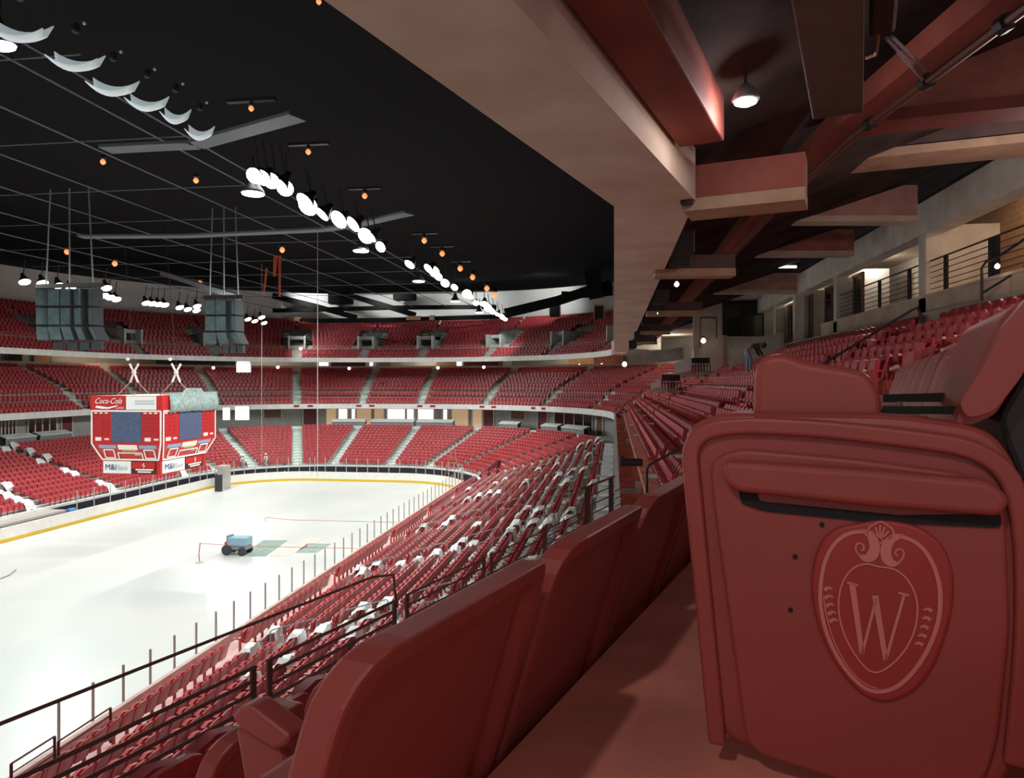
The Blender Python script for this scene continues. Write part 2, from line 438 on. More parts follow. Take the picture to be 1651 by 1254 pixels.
for q, (ya, yb) in enumerate(((8.5, 23.4), (24.6, 32.4), (33.6, 41.4), (42.6, 50.4), (51.6, 59.4), (60.6, 68.5))):
    c = int((yb-ya)/PITCH)
    for i in range(c): seats.append((-14.1, ya+(yb-ya)*(i+.5)/c, 1.46-.22, -PI/2, 'lower', -1, q, i, c))
def mid_ok(s): return not (s[5] == 0 and s[6] >= 0 and s[0] > -1 and s[1] < YA)
fill(MID_T0+.02, MID_D, MID_N, mid_z, KM, 0, [('u', LNEAR+.8)]+STN_M, .6, 'mid', smin=3.2)
UPST = STN_M[4:]
def upgap(r, q):
    if q < 0 or q >= len(UPST): return 0
    return 1.45 if 3 <= r <= 9 else (0. if r < 3 else -.45)
def fill_upper():
    for r in range(UP_N):
        P = Path(UP_T0+.05+UP_D*r, KU)
        a0 = P.s_of('r', 2)
        cuts = [P.s_of(k, v) for k, v in UPST]; edges = [a0-.6]+cuts+[P.len]
        for q in range(len(edges)-1):
            a, b = edges[q]+.6+upgap(r, q-1), edges[q+1]-.6-upgap(r, q)
            c = int((b-a)/PITCH)
            if c < 1: continue
            pt = (b-a)/c
            for i in range(c):
                pos, nr = P.at(a+pt*(i+.5)); seats.append((pos.x, pos.y, up_z(r), math.atan2(nr.y, nr.x)-PI/2, 'upper', r, q, i, c))
fill_upper()
seats = [s for s in seats if s[4] != 'mid' or mid_ok(s)]
HA, HB = UD(1325, 600, 19.5), UD(1484, 546, 20.7)
def blocked(s):
    if s[4] != 'mid': return False
    q = proj(s[0], s[1], s[2]+.5)
    if q is None: return False
    for a0, a1, z0, z1 in ((1172, 1262, 38.9, 41.3), (1124, 1170, 45.8, 48.2), (1118, 1420, 48.6, 51.4)):
        if a0 < q[0] < a1 and z0 < q[2] < z1: return True
    p = Vector((s[0], s[1], 0))+Vector((-math.sin(s[3]), math.cos(s[3]), 0))*.45; a_ = Vector((HA.x, HA.y, 0)); b_ = Vector((HB.x, HB.y, 0)); d = b_-a_
    f = max(0, min(1, (p-a_).dot(d)/d.dot(d)))
    return (p-a_-d*f).length < .42
seats = [s for s in seats if not blocked(s)]
def hidden(px, py, tier, s):
    """rough test: is the seat behind the foreground row, the aisle-end seat or the tier edge"""
    if px > 1108 and py > 668: return True
    if tier == 'lower':
        if px > 950: return True
        if py > 829+.56*(1005-px)-22 and px < 1005: return True
    if tier == 'mid' and s[5] < 11 and s[1] < 20 and s[0] < 3.6: return True
    return False
keep = []
for s in seats:
    q = proj(s[0], s[1], s[2]+.6)
    if q is None or not (-260 < q[0] < 1900 and -200 < q[1] < 1500): continue
    if s[4] == 'mid' and s[0] > -3 and s[1] < 17.5 and s[0] < 4.2: continue   # under the foreground seats, built on their own
    inside = 4 < q[0] < 1645 and 4 < q[1] < 1250
    keep.append((q[2] if inside and not hidden(q[0], q[1], s[4], s) else 1e6+q[2], s))
keep.sort(key=lambda k: k[0])
N_IND = 285
ind = [k[1] for k in keep if k[0] < 1e6][:N_IND]; ids = set(map(id, ind)); rest = [k[1] for k in keep if id(k[1]) not in ids]
def merged(parts, inst, name, mats):
    vs, fs, ms, base = [], [], [], 0
    for k, mb in enumerate(parts):
        vs += [tuple(v) for v in mb.v]; fs += [tuple(i+base for i in f) for f in mb.f]; ms += [mb.cm]*len(mb.f); base += len(mb.v)
    tv = np.array(vs, dtype=np.float32); nv = len(tv)
    li = np.concatenate([np.array(f) for f in fs]); lt = np.array([len(f) for f in fs]); N = len(inst)
    A = np.array([(s[0], s[1], s[2], s[3]) for s in inst], dtype=np.float32)
    c, sn = np.cos(A[:, 3])[:, None], np.sin(A[:, 3])[:, None]
    X = tv[None, :, 0]*c-tv[None, :, 1]*sn+A[:, 0][:, None]; Y = tv[None, :, 0]*sn+tv[None, :, 1]*c+A[:, 1][:, None]; ZZ = tv[None, :, 2]+A[:, 2][:, None]
    co_ = np.stack([X, Y, ZZ], -1).reshape(-1)
    LI = (li[None, :]+(np.arange(N)*nv)[:, None]).reshape(-1); LT = np.tile(lt, N); LS = np.concatenate([[0], np.cumsum(LT)[:-1]])
    me = bpy.data.meshes.new(name); me.vertices.add(N*nv); me.vertices.foreach_set('co', co_)
    me.loops.add(len(LI)); me.loops.foreach_set('vertex_index', LI.astype(np.int32))
    me.polygons.add(len(LT)); me.polygons.foreach_set('loop_start', LS.astype(np.int32)); me.polygons.foreach_set('loop_total', LT.astype(np.int32))
    for m_ in mats: me.materials.append(MATS[m_])
    me.polygons.foreach_set('material_index', np.tile(np.array(ms), N).astype(np.int32))
    me.update(calc_edges=True); me.validate(); return link(name, me)
T_GLINT.cm = 1
for q in (T_BACK, T_PAN, T_ARM): q.cm = 0
bowl = merged((T_BACK, T_PAN, T_ARM, T_GLINT), rest, 'arena_seating', ['seat_red', 'seat_arm_glint'])
tag(bowl, 'rows of red folding seats filling the three tiers round the arena', 'seats', kind='stuff')
me_back = T_BACK.mesh('backrest', 'seat_red'); me_pan = T_PAN.mesh('seat_pan', 'seat_red')
am = MB(); am.v = T_ARM.v+T_GLINT.v; am.f = T_ARM.f+[tuple(i+len(T_ARM.v) for i in f) for f in T_GLINT.f]; am.m = [0]*len(T_ARM.f)+[1]*len(T_GLINT.f)
me_arm = am.mesh('armrest', ['seat_red', 'seat_arm_glint'])
TIERN = {'lower': 'lower bowl', 'mid': 'middle tier', 'upper': 'upper tier'}
AISN = {'lower': lambda q: 'the nearest aisle' if q in (0, 1) else 'the %s near-side aisle' % ORDS[min(q-1, 19)], 'mid': lambda q: 'the %s near-side stair' % ORDS[max(q-1, 0)]}
for s in ind:
    x, y, z, a, tier, r, q, i, c = s
    if tier == 'lower':
        side = 'before' if q == 0 else 'beyond'
        num = c-i-1 if q == 0 else i
        lab = 'red lower bowl seat, %s %s %s, %s row up' % (nth(num), side, AISN['lower'](q), nth(r+1))
    else:
        num = i
        lab = 'red middle tier seat, %s row up, %s %s' % (nth(r), nth(num), 'from the bend' if q == 0 else 'beyond '+AISN['mid'](q))
    t = thing('arena_seat', (x, y, z), lab, 'seat', 'folding seats of the ' + TIERN[tier], rz=a)
    for nm, me in (('backrest', me_back), ('seat_pan', me_pan), ('armrest', me_arm)): link(nm, me, t)
# aisle stairs (pale half steps)
def stairs(t0, d, n, zf, kink, y0, stn, half, r0=0, r1=None, y_nosing=.4):
    m = MB()
    for r in range(r0, (n if r1 is None else r1)):
        P = Path(t0+d*r, kink, y0)
        for k, v in stn:
            pos, nr = P.at(P.s_of(k, v)); tg = Vector((-nr.y, nr.x, 0))
            zz = zf(r)+.012
            m.fbox(pos-tg*half+nr*.02+Z*(zf(r)-.05), tg*2*half, nr*(d-.04), Z*.062)
            if r < n-1:
                h = (zf(r+1)-zf(r))/2
                m.fbox(pos-tg*half+nr*(d-.34)+Z*zf(r), tg*2*half, nr*.34, Z*h)
    return m
struct(stairs(LOW_T0, LOW_D, LOW_N, low_z, None, 8.5, STN, .55), 'aisle_stairs_lower', 'aisle_pale')
struct(stairs(MID_T0+.16, MID_D, MID_N, mid_z, KM, 0, STN_M, .5), 'aisle_stairs_middle', 'aisle_pale')
struct(stairs(UP_T0, UP_D, UP_N, up_z, KU, 0, UPST, .5, 0, 3), 'aisle_stairs_upper', 'steps_pale')
# upper tier entrances (vomitories)
for j, (k, v) in enumerate(UPST):
    P = Path(UP_T0+UP_D*3, KU); pos, nr = P.at(P.s_of(k, v))
    q = proj(pos.x, pos.y, 16)
    if q is None or not (-120 < q[0] < 1000): continue
    tg = Vector((-nr.y, nr.x, 0)); z0 = up_z(3)-.45; dep = UP_D*6.6
    t = thing('entrance_portal', pos+Z*z0, 'concrete entrance portal cut into the upper seating, %s from the right end' % nth(j), 'entrance', 'upper tier entrances')
    m = MB()
    for sd in (-1, 1): m = MB(); m.fbox(pos+tg*(sd*1.05-.12)+Z*z0, tg*.24, nr*dep, Z*2.75); m.build('side_wall', 'steps_pale', t)
    m = MB()
    m.fbox(pos-tg*1.17+nr*1.2+Z*(z0+2.3), tg*2.34, nr*(dep-1.2), Z*.45); m.build('lintel', 'steps_pale', t)
    m = MB(); m.fbox(pos-tg*.93+nr*(dep-.3)+Z*z0, tg*1.86, nr*.1, Z*2.3); m.build('doorway', 'lit_opening_dim', t)
    m = MB(); m.fbox(pos-tg*.95+Z*(z0+.9), tg*1.9, nr*.05, Z*.05); m.build('guard_rail', 'steel_black', t)
    for sd in (-1, 1):
        m = MB()
        for r in range(3, 10):
            Pr = Path(UP_T0+UP_D*r, KU); ps, n2 = Pr.at(Pr.s_of(k, v)); m.fbox(ps+tg*(sd*1.55-.35)+Z*(up_z(r)-.1), tg*.7, n2*.86, Z*.13)
            m.fbox(ps+tg*(sd*1.55-.35)+n2*.5+Z*up_z(r), tg*.7, n2*.36, Z*.22)
        m.build('side_stair', 'steps_pale', t)
# ------------------------------------------------------------------ foreground seats
def rr(pts, r=.03, n=4):
    """round the corners of a closed polygon"""
    out = []; N = len(pts)
    for i in range(N):
        p = Vector(pts[i]); a = (Vector(pts[i-1])-p); b = (Vector(pts[(i+1) % N])-p)
        q = min(r, a.length*.45, b.length*.45); s = p+a.normalized()*q; e = p+b.normalized()*q
        for k in range(n+1):
            w = k/n; out.append(s*(1-w)**2+p*2*w*(1-w)+e*w*w)
    return out
def shell(mb, outl, off, rim, depth, cen=None):
    """dished shell: outer outline with thickness, rim of given width and a recessed face on the start side"""
    c = sum(outl, Vector())/len(outl); off = Vector(off); dn = off.normalized()
    inn = []
    for p in outl:
        d = c-p; inn.append(p+d*min(.9, rim/d.length*1.25))
    inn2 = [p+(c-p)*.06+dn*depth for p in inn]
    n = len(outl); o = mb.add(outl); i = mb.add(inn); j = mb.add(inn2); b = mb.add([p+off for p in outl]); bi = mb.add([p+(c-p)*.12+off*1.0+dn*.0 for p in outl])
    for k in range(n):
        k2 = (k+1) % n
        mb.face((o+k, o+k2, i+k2, i+k)); mb.face((i+k, i+k2, j+k2, j+k)); mb.face((o+k2, o+k, b+k, b+k2)); mb.face((b+k2, b+k, bi+k, bi+k2))
    mb.face([j+k for k in range(n)]); mb.face([bi+k for k in range(n)][::-1])
BH = .80
def fg_seat(u0, v0, z0, w, label, group=None, arm_first=False, pan_up=True, name='stadium_seat', uend=None):
    """full size seat of the bent segment, left end at u0, tread front at v0, floor z0"""
    t = thing(name, UV(u0+w/2, v0+.5, z0), label, 'seat', group)
    P = lambda u, v, z: UV(u0+u, v0+v, z0+z)
    # backrest, reclined; rear face dished with a rim
    g = .012
    prof = rr([Vector((g, .30, 0)), Vector((w-g, .30, 0)), Vector((w-g-.015, BH, 0)), Vector((g+.015, BH, 0))], .085, 5)
    bulge = lambda u: .035*(1-((u-w/2)/(w/2))**2)
    rear = [P(q.x, .735+.30*(q.y-.36)+bulge(q.x), q.y) for q in prof]
    # recess toward the front on the rear side
    m = MB(); shell(m, rear, -V*.05, .030, .022)
    m.build('backrest', 'seat_front', t, bevel=.006)
    if arm_first:
        m = MB(); pa = rr([Vector((.60, -.1, 0)), Vector((.70, -.1, 0)), Vector((.80, BH-.055, 0)), Vector((.735, BH-.075, 0)), Vector((.66, .5, 0))], .03, 4)
        m.prism([P(-.045, q.x, q.y) for q in pa], U*.045); m.build('side_frame', 'seat_front', t, bevel=.012, seg=3)
    # seat pan folded up
    m = MB()
    pr = rr([Vector((.04, .36, 0)), Vector((w-.04, .36, 0)), Vector((w-.05, .58, 0)), Vector((.05, .58, 0))], .07, 4)
    m.prism([P(q.x, .60+.22*(q.y-.43), q.y) for q in pr], V*.11); m.build('seat_pan', 'seat_front', t, bevel=.02, seg=3)
    # arm and support post
    m = MB()
    pa = rr([Vector((.56, .46, 0)), Vector((.74, .47, 0)), Vector((.74, .535, 0)), Vector((.57, .525, 0))], .025, 3)
    m.prism([P(w-.022, q.x, q.y) for q in pa], U*.045); m.build('armrest', 'seat_front', t, bevel=.008)
    m = MB()
    pa = rr([Vector((.57, 0, 0)), Vector((.65, 0, 0)), Vector((.74, .47, 0)), Vector((.60, .46, 0))], .02, 3)
    m.prism([P(w-.015, q.x, q.y) for q in pa], U*.03); m.build('support_post', 'seat_front', t)
    return t
ZW, VW = EYE-.685, -.56           # floor and tread edge of the row with the crest seat
DV = .79; DZ = .41
WD = .56
for k in range(5):
    SRC = fg_seat(.575+k*.59, VW-DV, ZW-DZ, .59, ['red seat back nearest the lens in the row below, dark hollow rear side', 'red seat back second in the row below, beside the bare floor edge', 'red seat back third in the row below, left of the crested end panel', 'red seat back fourth in the row below, mostly hidden by the crested end panel', 'red seat back fifth in the row below, hidden behind the crested end panel'][k], 'seats of the row below the camera')
fg_seat(1.10, VW-2*DV, ZW-2*DZ-.09, .34, 'red seat at the bottom edge, two rows below, with its raised arm', 'seats two rows below the camera')
for k in range(4):
    fg_seat(1.45+k*WD, VW-2*DV, ZW-2*DZ-.09, WD, 'red seat two rows below, %s behind the big dark seat back' % nth(k), 'seats two rows below the camera')
# the raised arm end seen at the bottom edge
t = thing('seat_arm_end', PU(440, 1254, .9)-Z*.25, 'red sloping arm end standing left of the big dark seat back', 'armrest')
m = MB(); top = [PU(372, 1152, 1.27), PU(400, 1137, 1.27), PU(465, 1186, 1.20), PU(461, 1205, 1.19), PU(424, 1212, 1.18)]
m.prism([PU(370, 1156, .9), PU(384, 1140, .9), PU(402, 1137, .9), PU(466, 1186, .9), PU(464, 1203, .9), PU(440, 1212, .9), PU(390, 1180, .9)], U*.05)
m.build('arm_cap', 'seat_front', t, bevel=.012, seg=3)
m = MB(); m.prism([PU(378, 1172, .915), PU(450, 1205, .915), PU(490, 1330, .915), PU(404, 1330, .915)], U*.03); m.build('arm_support', 'seat_front', t, bevel=.008)
# --- row of the crest seat
U0 = 1.30
W = thing('stadium_seat', UV(1.6, .0, ZW), 'red aisle-end seat at the right with a raised crest on its end panel', 'seat', 'seats of the crest row')
def PX(px, py, du=0.): return PU(px, py, U0)+U*du
def crop(cx, cy): return (1051+.4898*cx, 640+.4896*cy)
outer = [(1150, 1185), (1108, 760), (1102, 690), (1160, 664), (1450, 668), (1600, 690), (1652, 770), (1668, 1010), (1640, 1240), (1560, 1340), (1340, 1256)]
ol = rr([PX(*q) for q in outer], .045, 5)
m = MB(); m.prism(ol, U*.085); m.build('end_panel', 'seat_front', W, bevel=.016, seg=3)
# raised lip round the edge, groove, inner field
def band(mb, pts, w, h, closed=False, base=0., taper=None):
    """flat raised ribbon following px points on the end panel plane"""
    P = [PX(*q) for q in pts]; n = len(P); L = []; R = []
    for i, p in enumerate(P):
        a = P[i-1] if (i > 0 or closed) else p; b = P[(i+1) % n] if (i < n-1 or closed) else p
        d = (b-a).normalized(); s = d.cross(U).normalized(); ww = (w[i] if isinstance(w, (list, tuple)) else w)/2
        L.append(p+s*ww); R.append(p-s*ww)
    o = -U*(h+base); l0 = mb.add([p-U*base*0 for p in L]); r0 = mb.add(R); l1 = mb.add([p+o for p in L]); r1 = mb.add([p+o for p in R])
    for i in range(n if closed else n-1):
        j = (i+1) % n
        mb.face((l1+i, l1+j, r1+j, r1+i)); mb.face((l0+i, l0+j, l1+j, l1+i)); mb.face((r0+j, r0+i, r1+i, r1+j))
    if not closed: mb.face((l0, l1, r1, r0)); mb.face((r0+n-1, r1+n-1, l1+n-1, l0+n-1))
def smooth(pts, it=2, closed=False):
    pts = [Vector((q[0], q[1], 0)) for q in pts]
    for _ in range(it):
        o = []; n = len(pts)
        if not closed: o.append(pts[0])
        for i in range(n if closed else n-1):
            a, b = pts[i], pts[(i+1) % n]; o += [a*.75+b*.25, a*.25+b*.75]
        if not closed: o.append(pts[-1])
        pts = o
    return [(q.x, q.y) for q in pts]
m = MB(); band(m, smooth([(1158, 1196), (1118, 780), (1112, 712), (1160, 684), (1300, 688), (1450, 704), (1590, 724), (1648, 800), (1656, 1010), (1634, 1230)], 2), .030, .016)
m.build('edge_rim', 'seat_front', W, bevel=.007, seg=3)
inner = [(1206, 1206), (1150, 800), (1146, 742), (1190, 722), (1380, 738), (1560, 762), (1618, 800), (1626, 1010), (1606, 1200), (1560, 1310), (1340, 1248)]
m = MB(); m.prism(rr([PX(*q) for q in inner], .04, 5), -U*.014); m.build('field', 'seat_front', W, bevel=.010, seg=3)
# horizontal moulded handle with a black strip painting the shaded recess below it
FO = -.014
m = MB()
hb = rr([PX(1166, 738, FO), PX(1400, 752, FO), PX(1590, 768, FO), PX(1622, 800, FO), PX(1606, 826, FO), PX(1400, 810, FO), PX(1180, 786, FO)], .03, 5)
m.prism(hb, -U*.032); m.build('moulded_handle', 'seat_front', W, bevel=.014, seg=4)
m = MB()
sl = rr([PX(1192, 784, FO), PX(1222, 786, FO), PX(1226, 806, FO), PX(1450, 828, FO), PX(1612, 826, FO), PX(1610, 848, FO), PX(1400, 838, FO), PX(1236, 822, FO), PX(1198, 810, FO)], .006, 2)
m.prism(sl, -U*.004); m.build('handle_slot_shade', 'black_gap', W)
m = MB()
for q in ((1283, 894), (1276, 979), (1326, 843)):
    m.lathe(PX(*q, FO), -U, [(.004, 0), (.004, .003)], 8)
m.build('bolt_hole', 'black_gap', W)
# crest
CR = W
cp = smooth([crop(*q) for q in [(532, 540), (560, 460), (610, 420), (690, 405), (750, 396), (830, 405), (900, 430), (955, 480), (985, 550), (990, 640), (970, 750), (930, 860), (870, 945), (790, 986), (715, 980), (640, 915), (580, 825), (540, 720), (525, 620)]], 2, True)
m = MB(); m.prism([PX(*q, FO) for q in cp], -U*.010); crest = m.build('crest_plate', 'crest_plate', W, bevel=.006, seg=3); crest['label'] = 'raised crest with a W on a shield'
def cband(mb, pts, w, closed=False, sm=2):
    q = smooth([crop(*p) for p in pts], sm, closed) if sm else [crop(*p) for p in pts]
    if isinstance(w, (list, tuple)):
        ws = [w[0]+(w[-1]-w[0])*i/(len(q)-1) if len(w) == 2 else np.interp(i/(len(q)-1), np.linspace(0, 1, len(w)), w) for i in range(len(q))]
    else: ws = w
    i0 = len(mb.v); band(mb, q, ws, .003)
    for k in range(i0, len(mb.v)): mb.v[k] = mb.v[k]-U*.0235
def crest_part(name, items):
    m = MB()
    for pts, w, cl, sm in items: cband(m, pts, w, cl, sm)
    m.build(name, 'crest_line', crest)
px1 = 1.3*.4898/1150*.98
crest_part('ring', [([(700, 432), (650, 436), (605, 466), (573, 520), (557, 600), (557, 680), (580, 775), (630, 870), (690, 935), (740, 953), (800, 940), (860, 885), (910, 805), (940, 720), (946, 640), (935, 570), (905, 505), (865, 465), (815, 447)], 11*px1, False, 2),
                    ([(567, 640), (575, 700), (600, 790), (650, 880), (705, 930), (745, 940)], 3.5*px1, False, 2)])
crest_part('scroll', [([(690, 430), (718, 440), (734, 470), (730, 505), (708, 522), (684, 512)], [8*px1, 26*px1, 30*px1, 6*px1], False, 2), ([(684, 512), (669, 490), (675, 470), (694, 472), (700, 490), (688, 494)], 5*px1, False, 2),
                      ([(825, 446), (790, 452), (768, 480), (768, 515), (785, 536), (808, 536)], [8*px1, 26*px1, 30*px1, 6*px1], False, 2), ([(808, 536), (828, 512), (824, 490), (806, 488), (796, 504), (808, 512)], 5*px1, False, 2)])
crest_part('crown', [([(708, 448), (712, 420), (728, 412), (742, 402), (762, 402), (776, 416), (792, 424), (794, 448), (775, 455)], 5*px1, False, 2)] +
           [([(750+dx*.3, 452), (750+dx, 452-h)], 5*px1, False, 0) for dx, h in ((-28, 20), (-15, 34), (0, 40), (15, 34), (28, 20))] + [([(750, 452), (761, 462), (750, 473), (739, 462)], 4*px1, True, 0)])
crest_part('shield_outline', [([(745, 546), (700, 534), (655, 553), (623, 605), (613, 680), (630, 760), (670, 835), (725, 897), (785, 868), (840, 805), (868, 735), (872, 655), (845, 592), (800, 552), (745, 546)], 5*px1, False, 2)])
crest_part('letter_w', [([(660, 602), (692, 828)], [17*px1, 13*px1], False, 0), ([(692, 828), (738, 648)], 8*px1, False, 0), ([(734, 640), (768, 848)], [17*px1, 13*px1], False, 0), ([(768, 848), (828, 636)], 8*px1, False, 0), ([(643, 597), (679, 607)], 6*px1, False, 0), ([(808, 630), (844, 639)], 6*px1, False, 0)])
crest_part('leaf', [([(x0, y0), (x0+14, y0-9), (x0+26, y0-2)], [12*px1, 4*px1], False, 1) for x0, y0 in ((570, 622), (572, 648), (576, 674), (582, 700), (588, 724))] +
           [([(x0, y0), (x0-12, y0-10), (x0-26, y0-4)], [12*px1, 4*px1], False, 1) for x0, y0 in ((916, 690), (912, 718), (905, 746), (898, 774), (888, 800))])
# folded seat pan, backrest behind the arm
m = MB()
fp = [(1212, 690), (1214, 600), (1228, 574), (1262, 568), (1300, 582), (1352, 590), (1398, 598), (1422, 640), (1420, 690)]
m.prism(rr([PU(x, y, U0+.06) for x, y in fp], .02, 4), U*.40); m.build('seat_pan', 'seat_front', W, bevel=.022, seg=4)
bk = [(1432, 690), (1450, 640), (1530, 545), (1655, 400), (1740, 270), (1800, 270), (1790, 330), (1668, 560), (1622, 640), (1560, 690)]
bk = [(1535, 700), (1570, 600), (1618, 504), (1655, 480), (1722, 466), (1700, 520), (1640, 610), (1606, 668)]
m = MB(); m.prism(rr([PU(x, y, U0+.03) for x, y in bk], .012, 3), U*.50); m.build('backrest', 'seat_front', W, bevel=.016, seg=3)
wing = [(1560, 676), (1604, 664), (1646, 610), (1690, 530), (1726, 464), (1662, 474), (1614, 530), (1586, 590), (1545, 650)]
m = MB(); m.prism(rr([PU(x, y, U0-.015) for x, y in wing], .012, 3), U*.05); m.build('back_wing', 'seat_front', W, bevel=.010, seg=3)
m = MB(); m.prism(rr([PU(x, y, U0+.06) for x, y in ((1608, 676), (1644, 612), (1700, 510), (1735, 466), (1830, 460), (1830, 900), (1664, 900), (1650, 790))], .012, 3), U*.40); m.build('rear_shade_block', 'steel_black', W, bevel=.01)  # black block added for the dark area behind the backrest
m = MB(); m.prism([PU(x, y, U0+.10) for x, y in ((1424, 655), (1560, 655), (1552, 668), (1420, 667))], U*.02); m.build('arm_gap_shade', 'black_gap', W)  # black plates put in for the shaded gaps by the arm
m = MB(); m.prism([PU(x, y, U0+.34) for x, y in ((1424, 636), (1527, 633), (1524, 648), (1424, 648))], U*.02); m.build('arm_gap_shade', 'black_gap', W)
for k in range(8):
    fg_seat(1.86+k*WD, VW, ZW, WD, 'red seat in the crest row, %s beyond the crested end seat' % nth(k), 'seats of the crest row')
def clone_fg(du, dv, dz, label, group):
    r = SRC.copy(); COL.objects.link(r); r.location = SRC.location+U*du+V*dv+Z*dz; r['label'] = label; r['group'] = group
    for ch in SRC.children:
        q = ch.copy(); COL.objects.link(q); q.parent = r
for row, (dv, dz, k0, k1, nm) in enumerate(((0, 0, 1, 12, 'row below the camera'), (-DV, -DZ-.09, 1, 12, 'row two below the camera'), (-2*DV, -1.25, -3, 12, 'third row below the camera'), (-3*DV, -1.90, -2, 12, 'front row on the bend'))):
    for k in range(k0, k1): clone_fg(k*.59, dv, dz, 'red seat of the %s, %s past the big dark seat back' % (nm, nth(k+4)), 'bent section seats, '+nm)
# ------------------------------------------------------------------ railing on the bent tier edge
CURB = Vector((.14, 16.2, 8.25))
def RL(px, h=0.):
    """point on the bent fascia line (v fixed) under image column px, h above the curb"""
    vv = -KM+.02; d = ray(px, 700); hd = Vector((d.x, d.y, 0)); k = vv/hd.dot(V); p = hd*k; return Vector((p.x, p.y, 8.25+h))
t = thing('guard_railing', RL(430), 'dark brown steel guard railing on the tier edge in front of the foreground seats', 'railing')
for px, h in ((408, .50), (434, .50), (636, .50), (656, .50), (780, .52), (792, .52), (877, .55)):
    p = RL(px); m = MB(); m.fbox(p-U*.03-V*.012, U*(.06 if px != 877 else .14), V*.025, Z*h); m.build('post', 'steel_rail', t)
a, b = RL(-140), RL(640)
for k, h in enumerate((.485, .37, .255, .135)):
    m = MB(); m.tube([RL(-160, h), RL(150, h), RL(408, h)], .017); m.build('rail', 'steel_rail', t)
    m = MB(); m.tube([RL(434, h), RL(636, h)], .017); m.build('rail', 'steel_rail', t)
for k, h in enumerate((.49, .36, .22)):
    m = MB(); m.tube([RL(656, h), RL(780, h)], .013); m.build('rail', 'steel_rail', t)
    m = MB(); m.tube([RL(792, h), RL(877, h)], .013); m.build('rail', 'steel_rail', t)
    m = MB(); m.tube([RL(884, h), RL(940, h)], .013); m.build('rail', 'steel_rail', t)
t = thing('high_rail', RL(200), 'thin dark raised rail crossing the white ice at the left', 'railing')
m = MB(); m.tube([RL(-160, .885), RL(100, .885), RL(434, .88), RL(600, .87), RL(634, .80), RL(640, .4)], .014); m.build('rail', 'steel_rail', t)
t = thing('stair_gate_railing', RL(965), 'tall dark railing panel with two wide posts at the foot of the stair', 'railing')
for px, w in ((947, .20), (985, .20)):
    p = RL(px); m = MB(); m.fbox(p-U*w/2-V*.02, U*w, V*.04, Z*.93); m.build('post', 'steel_black', t)
for h in (.95, .75, .56, .37, .18):
    m = MB(); m.tube([RL(938, h), RL(990, h)], .014 if h < .9 else .024); m.build('rail', 'steel_rail', t)
for h in (.62, .45, .28):
    m = MB(); m.tube([RL(992, h), RL(1003, h)], .01); m.build('side_rail', 'steel_rail', t)
m = MB(); m.fbox(Vector((.0, 16, 8.25))-U*17-V*.02, U*17, V*.30, Z*.03); struct(m, 'trim_1', 'fascia_white', 'pale curb cap on the tier edge')
# aisle handrail right of the walkway (dark, x 1040..1110)
def handrail(pa, pb, h1, h2, name, mat_, label, r=.022, low=True, grp=None, cat='handrail'):
    pa = Vector(pa); pb = Vector(pb); t = thing(name, (pa+pb)/2, label, cat, grp)
    m = MB(); m.tube([pa, pa+Z*(h1-.05), pa+(pb-pa)*.04+Z*h1, pb-(pb-pa)*.04+Z*h2, pb+Z*(h2-.05), pb], r); m.build('rail', mat_, t)
    if low: m = MB(); m.tube([pa+Z*h1*.5, pb+Z*h2*.5], r*.8); m.build('lower_rail', mat_, t)
    return t
def mid_floor(x): return mid_z(max(0, min(10, int(x/MID_D))))
# stair handrails in the middle tier, near side
a = UD(1045, 812, 18.5); b = UD(1125, 770, 18.9)
t = thing('stair_handrail', a, 'dark stair handrail left of the crested end panel, beside the red seats', 'handrail')
m = MB(); m.tube([UD(1043, 812, 18.5), UD(1043, 757, 18.5), UD(1046, 750, 18.5), UD(1125, 706, 18.9)], .035); m.build('rail', 'steel_black', t)
m = MB(); m.tube([UD(1043, 806, 18.5), UD(1125, 764, 18.9)], .03); m.build('lower_rail', 'steel_black', t)
t = thing('stair_handrail', UD(1480, 560, 21), 'black looped stair handrail among the red seats below the right-hand curb', 'handrail')
m = MB(); m.tube([UD(1325, 588, 19.5), UD(1470, 500, 20.6), UD(1479, 496, 20.7), UD(1484, 505, 20.7), UD(1484, 546, 20.7)], .036); m.build('rail', 'steel_black', t)
m = MB(); m.tube([UD(1388, 594, 19.5), UD(1484, 536, 20.7)], .03); m.build('lower_rail', 'steel_black', t)
t = thing('stair_handrail', UD(1584, 480, 18), 'black looped handrail rising at the right edge above the curb', 'handrail')
m = MB(); m.tube([UD(1583, 485, 18.4), UD(1583, 432, 18.4), UD(1590, 422, 18.4), UD(1606, 416, 18.4), UD(1660, 380, 18)], .036); m.build('rail', 'steel_black', t)
m = MB(); m.tube([UD(1583, 473, 18.4), UD(1660, 425, 18)], .03); m.build('lower_rail', 'steel_black', t)
# bench plank and boots on the walkway
m = MB(); y0, y1 = 19, 42
m.box(1.0, 1.28, 18.5, 44, 7.88, 7.95)
tag(m.build('plank', 'wood'), 'long bare timber plank lying along the walkway beside the first seat row', 'plank')
m = MB(); q = UX(1022, 746, .55); m.fbox(q-Vector((.25, 0, .1)), (.5, 0, 0), (0, .3, 0), Z*.2); m.fbox(q+Vector((-.4, 0, -.1)), (.18, 0, 0), (0, .3, 0), Z*.26)
tag(m.build('tool_bag', 'steel_black', bevel=.05), 'black tool bag left on the walkway plank', 'bag')
